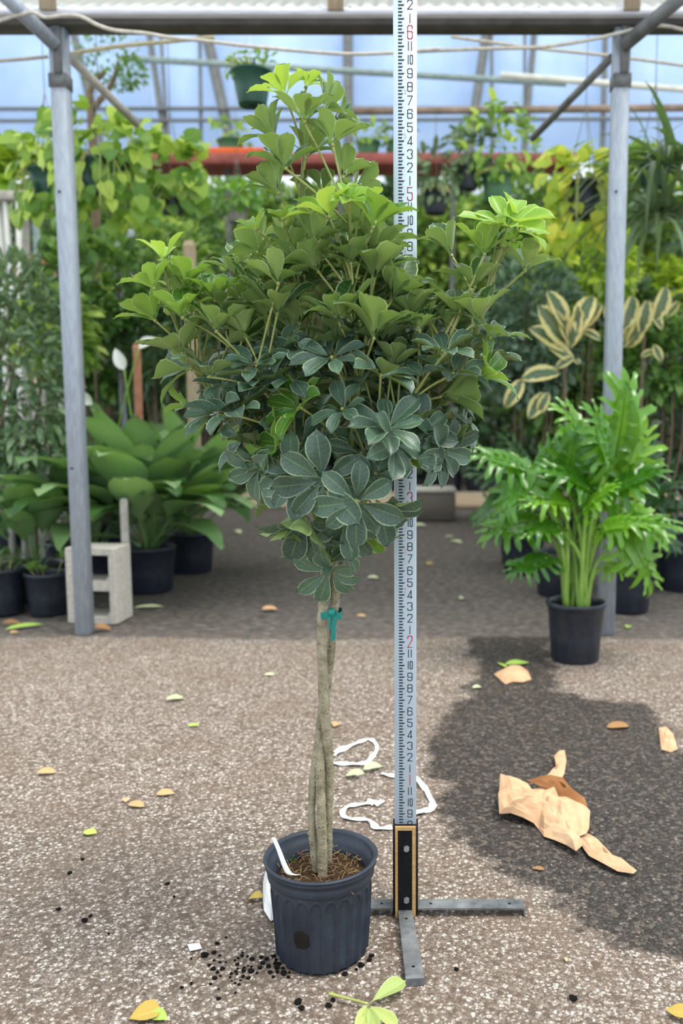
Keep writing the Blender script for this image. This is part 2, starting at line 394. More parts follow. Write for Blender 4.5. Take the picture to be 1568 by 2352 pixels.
M['ficus'] = leafmat('variegated_leaf', rgb(72, 102, 78), rgb(120, 136, 100), None, .35, .25, rgb(220, 210, 110), .25, cream=rgb(226, 214, 142))
M['strap'] = leafmat('strap_leaf', rgb(46, 76, 36), rgb(104, 128, 92), None, .4, .2, None, .7, var2=rgb(120, 142, 104))
M['grass_new'] = leafmat('pale_new_leaf', rgb(104, 140, 70), rgb(130, 160, 90), None, .5, .3, None, .4)
def deadmat(name, a, b): return leafmat(name, a, b, None, .8, .1, b, .35, spec=.15)
M['dead_tan'] = deadmat('dry_tan_leaf', rgb(206, 168, 122), rgb(222, 190, 150))
M['dead_pale'] = deadmat('bleached_leaf', rgb(196, 206, 160), rgb(206, 212, 176))
M['dead_green'] = deadmat('fallen_green_leaf', rgb(176, 206, 96), rgb(190, 214, 124))
M['dead_yellow'] = deadmat('fallen_yellow_leaf', rgb(196, 164, 86), rgb(208, 180, 116))
M['dead_brown'] = deadmat('dry_brown_leaf', rgb(166, 124, 84), rgb(190, 150, 112))

# ------------------------------------------------------------------ leaf shapes
def prof_obov(t): return .03 if t < .12 else max(.03, math.sin(math.pi * min(1, ((t - .12) / .88)) ** 1.45) ** .66)
def prof_lance(t): return max(.0, math.sin(math.pi * t ** .8) ** .9)
def prof_ell(t): return max(.0, math.sin(math.pi * t) ** .75)
def prof_heart(t): return max(.0, math.sin(math.pi * t ** .62) ** .8)
def prof_strap(t): return max(.0, min(1, t * 12) * (1 - t ** 3) ** .8)
def prof_lily(t): return .035 if t < .42 else max(.0, math.sin(math.pi * ((t - .42) / .58) ** .82) ** .9)
def leafgrid(prof, W, nr=7, nc=4, curl=.15, fold=.2, wave=.0, seed=0, sway=0.0, curl_p=2.0):
    rr = random.Random(seed); ph = rr.random() * 6
    vs, uv, fs = [], [], []
    ts = [i / nr for i in range(nr + 1)]
    ts = [t if t < 1 else 1 for t in ts]
    for t in ts:
        wv = prof(t if t < 1 else .985) * W / 2
        if t >= 1: wv *= .55
        for j in range(nc + 1):
            u = j / nc * 2 - 1
            z = -curl * t ** curl_p + fold * abs(u) * wv + wave * math.sin(t * 11 + ph + (3 if u > 0 else 0)) * abs(u) ** 2 * W * .5
            y = t - max(0, curl) * .35 * t ** 3
            if t >= 1: y -= .02 * abs(u) * (1 if W < .2 else 2.2)
            vs.append(Vector((u * wv + sway * t * t, y, z))); uv.append((j / nc, t))
    for i in range(nr):
        for j in range(nc):
            a = i * (nc + 1) + j; fs.append((a, a + 1, a + nc + 2, a + nc + 1))
    return vs, fs, uv

def add_leaf(mb, lg, mat4): mb.add(lg[0], lg[1], lg[2], mat4)
def leafmesh(name, lg, mat):
    mb = MB(); mb.add(*lg); return mb.mesh(name, mat)
def rv(r=R): 
    while True:
        v = Vector((r.uniform(-1, 1), r.uniform(-1, 1), r.uniform(-1, 1)))
        if .05 < v.length < 1: return v
LOW = {k: [leafgrid(p, w_, 3, 2, c, f, 0, i) for i, c in enumerate((.1, .25, .4))] for k, (p, w_, f) in
       {'ell': (prof_ell, .46, .25), 'lance': (prof_lance, .3, .3), 'heart': (prof_heart, .7, .2), 'narrow': (prof_lance, .16, .3), 'obov': (prof_obov, .42, .25)}.items()}

# ================================================================== SETTING
YL = G(600, 1466).y                                   # line where the pavement ends and the soil begins
def build_floor():
    def axis(a, b, fa, fb, step, coarse):
        xs = []; x = a
        while x < b - 1e-6:
            xs.append(x); x += step if fa <= x < fb else coarse
        xs.append(b); return xs
    xs = axis(-11, 11, -1.8, 2.2, .04, .4); ys = axis(-2, 18, .8, 4.8, .04, .4)
    poly = [G(*p) for p in [(1045, 1440), (1095, 1530), (1062, 1600), (1010, 1665), (975, 1740), (1010, 1800), (985, 1850), (1040, 1930), (1130, 1990), (1260, 2060), (1400, 2150), (1600, 2250), (1760, 2200), (1700, 1820), (1545, 1700), (1480, 1620), (1300, 1595), (1275, 1560), (1265, 1440)]]  # outline of the dark patch on the pavement
    pl = [(p.x, p.y) for p in poly]
    def sd_(x, y):
        ins = False; best = 9
        for i in range(len(pl)):
            (x0, y0), (x1, y1) = pl[i], pl[i - 1]
            if (y0 > y) != (y1 > y) and x < (x1 - x0) * (y - y0) / (y1 - y0) + x0: ins = not ins
            dx, dy = x1 - x0, y1 - y0; q = max(0, min(1, ((x - x0) * dx + (y - y0) * dy) / (dx * dx + dy * dy)))
            best = min(best, math.hypot(x - x0 - q * dx, y - y0 - q * dy))
        return best if ins else -best
    vs, fs, mk = [], [], []
    for y in ys:
        for x in xs:
            z = 0.0
            if y > YL + .1: z = .02 * noise.noise((x * 1.7, y * 1.7, 0)) - .004
            vs.append((x, y, z))
            patch_mask = max(0, min(1, .5 + sd_(x, y) / .16)) if -2 < x < 2.6 and .8 < y < 4.9 else (0.0)
            soil = max(0, min(1, .5 + (y - YL - .03 * math.sin(x * 3.1)) / .25))
            mk.append((patch_mask, soil, 0))
    n = len(xs)
    for i in range(len(ys) - 1):
        for j in range(n - 1): fs.append((i * n + j, i * n + j + 1, (i + 1) * n + j + 1, (i + 1) * n + j))
    me = bpy.data.meshes.new('floor'); me.from_pydata(vs, [], fs); me.materials.append(M['pavement'])
    at = me.attributes.new('masks', 'FLOAT_VECTOR', 'POINT'); at.data.foreach_set('vector', [c for m in mk for c in m])
    o = bpy.data.objects.new('floor', me); col.objects.link(o)
    tag(o, 'speckled aggregate pavement with a damp patch, turning to bare dark soil under the roof', None, None, 'structure')
build_floor()

YP = G(185, 1462).y + .05                              # plane of the two eave posts
def steel_post(x, name, lab, top=3.35):
    r = empty(name, (x, YP, 0), lab, None, None, 'structure')
    mb = MB(); hw = .037
    box(mb, (x - hw, YP - hw, 0), (x + hw, YP + hw, top), bev=.006); mb.build('post_tube', M['steel'], r)
    mb = MB(); box(mb, (x - hw - .004, YP - hw - .006, top - .36), (x + hw + .004, YP + hw, top - .30)); mb.build('clamp_band', M['steel_dull'], r)
    mb = MB(); box(mb, (x - .012, YP - hw - .012, top - .30), (x + .026, YP - hw, top - .05)); mb.build('bracket', M['steel_dull'], r)
    for dz in (.62, 1.9):
        mb = MB(); tube(mb, [(x - .015, YP - hw - .001, dz + .2), (x - .015, YP - hw - .004, dz + .2)], .006, 8); mb.build('bolt_hole', M['black'], r)
    return r
XL = G(187, 1462).x; XR = G(1392, 1458).x
zb0 = P(784, 82, YP + .06).z; zb1 = P(784, 40, YP - .06).z; zb2 = P(784, 16, YP - .10).z
steel_post(XL, 'post', 'galvanised square steel post standing beside the concrete block', zb0 + .1)
steel_post(XR, 'post', 'galvanised square steel post rising behind the potted split-leaf plant', zb0 + .1)
r = empty('eave_beam', (0, YP, zb0), 'dark eave beam with a grey zinc purlin carrying the white roof', None, None, 'structure')
mb = MB(); box(mb, (-4.5, YP - .06, zb0), (4.5, YP + .06, zb1 + .02), bev=.006); mb.build('beam', M['dark_beam'], r)
mb = MB(); box(mb, (-4.5, YP - .10, zb1 - .004), (4.5, YP + .02, zb2), bev=.006); mb.build('purlin', M['purlin'], r)
for px in (108, 770, 1452):
    x = P(px, 20, YP - .12).x
    mb = MB(); box(mb, (x - .035, YP - .12, zb1 + .01), (x + .035, YP - .10, zb2 + .25)); mb.build('batten', M['wood'], r)
# roof sheet, sloping up and back from the eave, corrugated
def roof():
    mb = MB(); vs = []; fs = []; nx = 540
    for k, (y, z) in enumerate(((YP - .08, zb2 + .004), (8.2, zb2 + 2.4), (16.5, zb2 + 6.6))):
        for i in range(nx + 1):
            x = -6 + 12 * i / nx; vs.append(Vector((x, y, z + .011 * math.sin(x * 2 * math.pi / .07))))
    for k in range(2):
        for i in range(nx): a = k * (nx + 1) + i; fs.append((a, a + 1, a + nx + 2, a + nx + 1))
    mb.add(vs, fs); o = mb.build('ceiling', M['roof']); tag(o, 'white corrugated translucent roof sheet above the eave beam', None, None, 'structure')
roof()
YW = 15.0
def strip(px0, px1, py0, py1, Y, mat, name, lab):
    a = P(px0, py1, Y); b = P(px1, py0, Y)
    mb = MB(); box(mb, (a.x, Y, a.z), (b.x, Y + .02, b.z)); o = mb.build(name, mat); return tag(o, lab, None, None, 'structure')
def wall():
    r = empty('wall_back', (0, YW, 0), 'far greenhouse wall of blue-white film on a grey pipe frame', None, None, 'structure')
    ztop = P(0, -60, YW).z; zm = P(0, 372, YW).z; zl = P(0, 452, YW).z
    xs = [P(px, 200, YW).x for px in (-300, -40, 345, 500, 800, 1100, 1385, 1700, 2000)]
    for a, b in zip(xs[:-1], xs[1:]):
        mb = MB(); box(mb, (a, YW, zm), (b, YW + .01, ztop)); mb.build('film_panel', M['film'], r)
        mb = MB(); box(mb, (a, YW, zl), (b, YW + .01, zm)); mb.build('film_panel', M['film_white'], r)
        mb = MB(); box(mb, (a, YW, 0.0), (b, YW + .02, zl)); mb.build('dark_backing', M['dark_backing'], r)  # added backing: interior darkness put in as a dark sheet
    for px, wd in ((-40, 16), (800, 22), (1385, 12)):
        p = P(px, 200, YW); mb = MB(); tube(mb, [(p.x, YW - .06, 0), (p.x, YW - .06, ztop)], wd * S(YW) / 2, 10); mb.build('frame_pipe', M['steel_dull'], r)
    for (x0, y0, x1, y1, wd) in ((470, 60, 530, 330, 24), (340, 60, 380, 330, 14), (368, 60, 385, 330, 8), (458, 60, 462, 330, 8), (1118, 60, 1080, 330, 20), (1128, 60, 1130, 330, 7), (1228, 60, 1205, 330, 14), (1205, 60, 1204, 330, 7), (165, 60, 230, 330, 18)):
        a = P(x0, y0, YW - .12); b = P(x1, y1, YW - .12); a = a + (a - b) * .2; b = b + (b - a) * (b.z / max(.1, (a.z - b.z)) * .6)
        mb = MB(); tube(mb, [b, a], wd * S(YW) / 2, 8); mb.build('frame_pipe', M['steel_dull'], r)
    for (y0, y1, wd) in ((251, 247, 9), (279, 272, 8)):
        a = P(-400, y0, YW - .2); b = P(2000, y1, YW - .2); mb = MB(); tube(mb, [a, b], wd * S(YW) / 2, 8); mb.build('girt_pipe', M['steel_dull'], r)
wall()
def path():
    a, b = G(330, 1170), G(1500, 1138)
    mb = MB(); box(mb, (a.x, a.y, 0.0), (b.x + 2, b.y, .05), bev=.01); o = mb.build('path', M['path'])
    tag(o, 'tan concrete kerb strip crossing the far end of the soil', None, None, 'structure')
path()

# ================================================================== FRAME PIPES, CORDS, BENCHES
def pipe(name, p0, p1, rad, mat, lab, cat='pipe', group=None, mid=None):
    mb = MB(); tube(mb, smoothline(mid, 6) if mid else [p0, p1], rad, 10); o = mb.build(name, mat); return tag(o, lab, cat, group)
s4 = S(YP)
pipe('brace_pipe', P(-60, -80, YP - .35), P(127, 104, YP - .06), 15 * s4, M['steel'], 'grey brace pipe slanting up and out from the post by the concrete block')
pipe('brace_pipe', P(150, 122, YP + .06), P(315, 285, YP + .7), 10 * s4, M['wood_grey'], 'pale brace pipe running down behind the post towards the hanging pothos')
pipe('brace_pipe', P(1640, -70, YP - .35), P(1430, 106, YP - .06), 15 * s4, M['steel_dull'], 'grey brace pipe slanting up and out from the post by the split-leaf plant')
pipe('brace_pipe', P(1404, 132, YP + .06), P(1222, 318, YP + .9), 9 * s4, M['steel_dull'], 'thin dark brace pipe dropping behind the post by the split-leaf plant')
def cord(pts, Y, wd, mat, lab):
    mb = MB(); tube(mb, smoothline([P(x, y, Y) for x, y in pts], 6), wd * S(Y) / 2, 8); o = mb.build('cord', mat); return tag(o, lab, 'cord')
cord([(-20, 54), (30, 38), (75, 29), (105, 40), (150, 35), (185, 38), (225, 58), (265, 70), (330, 76), (390, 86), (480, 95), (570, 106), (700, 118), (800, 124), (905, 121), (1010, 112)], YP - .206, 8, M['cord'], 'dirty white cable looping along the dark eave beam')
cord([(160, 124), (260, 108), (380, 96), (492, 86)], YP + .12, 9, M['tape_yellow'], 'yellowed cloth strip stretched between brace pipe and beam')
cord([(-20, 141), (50, 136), (110, 130)], YP + .15, 8, M['cord'], 'short pale cord tied to the post by the concrete block')
cord([(960, 118), (1100, 112), (1240, 108), (1350, 92), (1430, 74), (1480, 62), (1530, 60), (1580, 72)], YP - .0695, 8, M['cord'], 'pale cable rising past the post by the split-leaf plant')
cord([(1035, 84), (1120, 96), (1240, 112), (1400, 128), (1580, 152)], YP + .6, 7, M['cord'], 'thin pale cord sagging away from the eave beam')
Y9 = 9.0
pipe('rail_pipe', P(285, 134, Y9), P(1300, 192, Y9), 7 * S(Y9), M['pipe_green'], 'grey-green horizontal pipe crossing the far wall')
pipe('rail_pipe', P(1150, 172, 8.0), P(1700, 216, 8.0), 7 * S(8), M['pipe_white'], 'dirty white horizontal pipe crossing high behind the post')
pipe('rail_pipe', P(800, 256, 7.2), P(1900, 244, 7.2), 8 * S(7.2), M['pipe_brown'], 'rusty brown rail pipe above the hanging pots')
YB = 9.5
def bench():
    a = P(-40, 376, YB); b = P(1330, 350, YB)
    r = empty('shelf_bench', ((a.x + b.x) / 2, YB, 0), 'long dull red shelf bench along the far wall', 'bench')
    mb = MB(); box(mb, (a.x, YB, a.z), (b.x, YB + .5, b.z), bev=.01); mb.build('shelf_board', M['red'], r)
    for k in range(6):
        x = a.x + .1 + (b.x - a.x - .2) * k / 5
        mb = MB(); zk = .05 if G(330, 1170).x < x < G(1500, 1138).x + 2 and YB + .25 > G(330, 1170).y else 0
        box(mb, (x - .025, YB + .2, zk), (x + .025, YB + .25, a.z)); mb.build('leg', M['steel_dull'], r)
    return b.z
ZB = bench()
def tray(px0, px1, py, mat, lab, cat):
    a = P(px0, py, YB); b = P(px1, py, YB)
    mb = MB(); z0 = ZB; box(mb, (a.x, YB + .02, z0), (b.x, YB + .46, z0 + .012)); box(mb, (a.x, YB + .02, z0 + .012), (b.x, YB + .035, z0 + .055)); box(mb, (a.x, YB + .445, z0 + .012), (b.x, YB + .46, z0 + .055))
    box(mb, (a.x, YB + .035, z0 + .012), (a.x + .015, YB + .445, z0 + .055)); box(mb, (b.x - .015, YB + .035, z0 + .012), (b.x, YB + .445, z0 + .055))
    tag(mb.build('tray', mat), lab, cat)
tray(440, 604, 340, M['orange'], 'orange plastic tray on the red shelf bench', 'tray')
tray(-30, 175, 335, M['blue'], 'blue plastic tray on the red shelf bench', 'tray')

# concrete block standing on end, two cells facing the camera
def block():
    c = G(212, 1433); W, D, Ht = .268, .19, .395
    r = empty('concrete_block', c, 'hollow concrete block standing on end behind the steel post', 'block')
    Mx = Matrix.Translation(c) @ Matrix.Rotation(math.radians(-7), 4, 'Z')
    mb = MB(); t = .036
    box(mb, (-W / 2, 0, 0), (-W / 2 + t, D, Ht), M=Mx, bev=.004); box(mb, (W / 2 - t, 0, 0), (W / 2, D, Ht), M=Mx, bev=.004)
    for z, h in ((0, t), (Ht / 2 - .025, .05), (Ht - t, t)):
        box(mb, (-W / 2 + t - .002, .001, z + .001), (W / 2 - t + .002, D - .001, z + h - .001), M=Mx)
    for z in (t, Ht / 2 + .025):
        for sx in (-1, 1):
            x = sx * (W / 2 - t)
            mb.add([Vector(p) for p in ((x, .002, z), (x - sx * .02, .002, z), (x, .002, z + .03), (x, D - .002, z), (x - sx * .02, D - .002, z), (x, D - .002, z + .03))],
                   [(0, 1, 2), (3, 5, 4), (1, 4, 5, 2)] if sx > 0 else [(0, 2, 1), (3, 4, 5), (1, 2, 5, 4)], None, Mx)
    o = mb.build('block_body', M['concrete'], r, smooth=False)
block()
def plainblock():
    a = G(930, 1198); b = G(1046, 1198); z1 = P(990, 1128, a.y).z
    mb = MB(); r = empty('concrete_block', ((a.x + b.x) / 2, a.y, 0), 'dark old concrete block lying by the far kerb', 'block')
    box(mb, (a.x, a.y, 0), (b.x, a.y + .4, z1 - .02), bev=.02); mb.build('block_body', M['concrete_dark'], r)
    mb = MB(); box(mb, (a.x - .01, a.y - .01, z1 - .02), (b.x + .01, a.y + .41, z1 + .02), bev=.015); mb.build('top_slab', M['concrete'], r)
plainblock()

# ================================================================== POTS
FOOT = []                                              # (x, y, radius) of what already stands on the ground
def claim(x, y, rad): FOOT.append((x, y, rad))
def place(x, y, rad, back=.9, side=.6, fwd=.0):
    """nearest clear standing place for a pot: sideways or further back"""
    best = None
    for i in range(-int(fwd / .05), int(back / .05) + 1):
        for j in range(-int(side / .05), int(side / .05) + 1):
            dx, dy = j * .05, i * .05; cost = abs(dx) + abs(dy) * .8
            if best and cost >= best[0]: continue
            if all(math.hypot(x + dx - a, y + dy - b) > rad + c + .015 for a, b, c in FOOT): best = (cost, x + dx, y + dy)
    return (best[1], best[2]) if best else (x, y)
for _x in (XL, XR): claim(_x, YP, .06)
_b = G(212, 1433); claim(_b.x - .06, _b.y + .10, .14); claim(_b.x + .07, _b.y + .10, .14)
for _px in (950, 990, 1030): _b = G(_px, 1198); claim(_b.x, _b.y + .2, .22)
def pot_profile(rt, rb, h, lip=.06):
    k = rt - rb
    return [(rb * .2, 0), (rb * .96, 0), (rb, h * .03), (rb + k * .35, h * .45), (rb + k * .72, h * .84), (rb + k * .80, h * .85), (rb + k * .84, h * .9), (rt, h * .91), (rt + .004, h * .95), (rt + .003, h * .99), (rt - .002, h), (rt - .008, h * .985), (rt - .012, h * .93), (rb + k * .7 - .006, h * .8), (rb + k * .6 - .006, h * .7)]
def add_pot(root, c, rt, rb, h, mat, seg=28, soil=True, fill=.86):
    if c[2] < .1: claim(c[0], c[1], rt + .004)
    mb = MB(); lathe(mb, pot_profile(rt, rb, h), c, seg); mb.build('pot', mat, root)
    if soil:
        mb = MB(); rs = rb + (rt - rb) * .62; vs = [Vector((c[0], c[1], c[2] + h * fill))]; fs = []; n = 20
        for k in (.5, 1.0):
            for j in range(n):
                a = 2 * math.pi * j / n; vs.append(Vector((c[0] + rs * k * math.cos(a), c[1] + rs * k * math.sin(a), c[2] + h * fill - .01 * k + R.uniform(-.004, .004))))
        for j in range(n): fs.append((0, 1 + j, 1 + (j + 1) % n)); fs.append((1 + j, n + 1 + j, n + 1 + (j + 1) % n, 1 + (j + 1) % n))
        mb.add(vs, fs); mb.build('soil', M['soil'], root)

# ================================================================== MAIN PLANT
POT_Y = 1.670
pc = G(738, 2200); pc = Vector((G(738, 2180).x * 1.0, POT_Y, 0)); pc.x = (738 - CX) / FPX * (POT_Y * math.cos(TH) + (CAM_H - .1) * math.sin(TH))
tree = empty('potted_umbrella_tree', pc, 'potted umbrella tree with a braided bare trunk and glossy hand-shaped leaves', 'plant')
RT, RB, PH = .1090, .0920, .205
def hero_pot():
    NF = 22; h = PH
    prof = [(RB * .2, 0), (RB * .93, 0)]
    rows = 66
    for i in range(rows + 1):
        z = .004 + (h * .80 - .004) * i / rows; prof.append((RB + (RT - RB) * .70 * z / h + (-.003 if i == 0 else 0), z))
    prof += [(RB + (RT - RB) * .80, h * .815), (RB + (RT - RB) * .86, h * .835), (RB + (RT - RB) * .86, h * .875), (RB + (RT - RB) * .78, h * .885), (RB + (RT - RB) * .80, h * .90), (RT - .004, h * .915), (RT + .002, h * .93), (RT + .002, h * .955), (RT, h * .965), (RT + .004, h * .975), (RT + .005, h * .99), (RT + .002, h), (RT - .003, h * .995), (RT - .006, h * .97), (RT - .008, h * .91), (RT - .014, h * .90), (RT - .014, h * .86), (RT - .019, h * .845), (RT - .02, h * .76)]
    def disp(a, z, i):
        if i < 2 or i > rows + 2: return .0015 * math.sin(a * 2 + 1) if i > rows + 2 else 0
        q = (a / (2 * math.pi) * NF) % 1.0; u = abs(q - .5) * 2       # 0 in the panel's middle, 1 on the rib
        zt = h * .765 - (1 - math.sqrt(max(0, 1 - min(1, u / .74) ** 2))) * h * .10
        ins_ = min(1, max(0, (.74 - u) / .08)) * min(1, max(0, (zt - z) / (.0025)))
        line = math.exp(-((u - .78) / .07) ** 2) if z < h * .70 else math.exp(-(((zt - z)) / .0020) ** 2) * (u < .80)
        return -.0026 * ins_ + .0020 * line + .0012 * math.sin(a * 3 + z * 20)
    mb = MB(); lathe(mb, prof, pc, NF * 18, 0, disp)
    blot = P(690, 2163, POT_Y - .095)
    mb.build('pot', heropot(blot), tree)
    zs = h * .80; mb = MB(); vs = [Vector((pc.x, pc.y, zs))]; fs = []; n = 48; K = 10; rs = RT - .015
    for k in range(1, K + 1):
        for j in range(n):
            a = 2 * math.pi * j / n; rr = rs * k / K; p = Vector((pc.x + rr * math.cos(a), pc.y + rr * math.sin(a), 0))
            p.z = zs - .006 * (k / K) ** 2 + .007 * noise.noise(p * 45) + .003 * noise.noise(p * 140); vs.append(p)
    for j in range(n): fs.append((0, 1 + j, 1 + (j + 1) % n))
    for k in range(K - 1):
        for j in range(n): a = 1 + k * n; fs.append((a + j, a + n + j, a + n + (j + 1) % n, a + (j + 1) % n))
    mb.add(vs, fs); mb.build('soil', M['soil'], tree)
    mb = MB()
    for i in range(170):                                  # dry fibres lying on the soil
        a = R.uniform(0, 6.28); rr = rs * math.sqrt(R.random()) * .95; p = Vector((pc.x + rr * math.cos(a), pc.y + rr * math.sin(a), zs + .002 + R.uniform(0, .006)))
        d = rv(); d.z *= .25; L = R.uniform(.008, .028)
        tube(mb, [p, p + d.normalized() * L * .5 + Vector((0, 0, R.uniform(0, .006))), p + d.normalized() * L], R.uniform(.0004, .0011), 4, cap=False)
    tag(mb.build('fibre_litter', M['root'], tree), kind='stuff')
    lg = leafgrid(prof_ell, .5, 3, 2, .2, .2)
    for cxp, cyp in ((672, 1975), (822, 2008)):
        mb = MB(); c = G(cxp, cyp, zs)
        for i in range(14):
            d = rv(); d.z = abs(d.z) + .3; add_leaf(mb, lg, frame(c + rv() * .009, d, rv(), R.uniform(.004, .008)))
        mb.build('weed', M['grass_new'], tree)
hero_pot()

def stemline(pts, Ys=None):
    out = []
    for i, p in enumerate(pts):
        Y = p[2] if len(p) > 2 else POT_Y
        out.append(P(p[0], p[1], Y))
    return out
sY = S(POT_Y)
def trunk(pts, rads, mat='bark', name='stem', knots=True, taper_seg=14):
    line = smoothline(stemline(pts), 8); n = len(line)
    mb = MB(); rs = []
    for i, p in enumerate(line):
        q = i / (n - 1) * (len(rads) - 1); a = min(int(q), len(rads) - 2); rr = rads[a] * (1 - (q - a)) + rads[a + 1] * (q - a)
        rs.append(rr * sY * (1 + (.13 * noise.noise(p * 45) if knots else 0)))
    tube(mb, line, rs, taper_seg)
    if knots:
        for i in range(4, n - 4, 5):                      # leaf scars and short twig stubs
            d = rv(); d.y = -abs(d.y); d.z = .3; d.normalize(); tube(mb, [line[i] + d * rs[i] * .6, line[i] + d * (rs[i] + .0045)], [.0034, .0014], 6)
    mb.build(name, M[mat], tree); return line
zt = 1690
trunk([(727, 2000, 1.675), (722, 1960, 1.675), (716, 1900, 1.673), (716, 1830, 1.672), (722, 1760, 1.675), (731, 1690, 1.682), (737, 1640, 1.695), (747, 1570, 1.705), (758, 1490, 1.705), (769, 1410, 1.70), (776, 1330, 1.70), (780, 1280, 1.70)], [10, 9, 8.5, 8, 8])
trunk([(741, 2018, 1.663), (740, 1960, 1.663), (738, 1880, 1.665), (735, 1800, 1.668), (735, 1740, 1.675), (738, 1690, 1.688), (744, 1640, 1.70), (753, 1560, 1.70), (763, 1470, 1.69), (768, 1400, 1.685), (767, 1330, 1.685), (768, 1270, 1.685)], [12, 11, 10, 9, 9.5])
trunk([(752, 1985, 1.695), (754, 1900, 1.695), (755, 1830, 1.692), (756, 1770, 1.685), (753, 1710, 1.676), (748, 1660, 1.668), (744, 1610, 1.668), (741, 1550, 1.670), (739, 1480, 1.672), (741, 1410, 1.674), (746, 1340, 1.678), (750, 1270, 1.68)], [10, 10, 11, 12, 12, 11])
BR = {
 'A': ([(768, 1280, 1.685), (786, 1200, 1.68), (803, 1080, 1.66), (813, 950, 1.64), (818, 850, 1.63), (817, 760, 1.63), (811, 680, 1.63), (806, 600, 1.64), (802, 500, 1.64)], [8.5, 8, 7, 6, 5, 3]),
 'B': ([(752, 1280, 1.68), (742, 1180, 1.70), (724, 1050, 1.73), (708, 900, 1.76), (696, 740, 1.77), (690, 600, 1.76), (688, 500, 1.75), (697, 380, 1.74), (700, 290, 1.73), (694, 210, 1.72)], [9, 8, 7.5, 7, 6, 5, 4]),
 'C': ([(750, 1250, 1.68), (700, 1130, 1.70), (630, 1030, 1.72), (555, 955, 1.73), (490, 900, 1.73), (450, 850, 1.72), (415, 770, 1.71), (392, 690, 1.70), (378, 605, 1.69)], [8, 7.5, 7, 7, 6.5, 5, 3]),
 'D': ([(778, 1280, 1.70), (830, 1160, 1.72), (920, 1030, 1.74), (1000, 930, 1.75), (1060, 840, 1.75), (1097, 750, 1.76), (1122, 660, 1.78), (1145, 590, 1.80), (1165, 525, 1.80)], [8, 7.5, 7.5, 8, 7, 5, 3.5]),
 'E': ([(795, 1150, 1.68), (850, 1040, 1.64), (920, 950, 1.62), (980, 860, 1.62), (1030, 780, 1.64)], [7, 6, 5, 4]),
 'F': ([(742, 1180, 1.70), (690, 1040, 1.66), (630, 930, 1.64), (580, 850, 1.64), (520, 790, 1.66)], [7, 6, 5, 4]),
 'G': ([(812, 960, 1.64), (830, 840, 1.62), (850, 700, 1.62), (858, 590, 1.63)], [5, 4.5, 4, 3]),
}
samples = []
for k, (pts, rads) in BR.items():
    line = trunk(pts, rads, 'bark_green', 'branch', k in 'ABCD', 10)
    samples += line

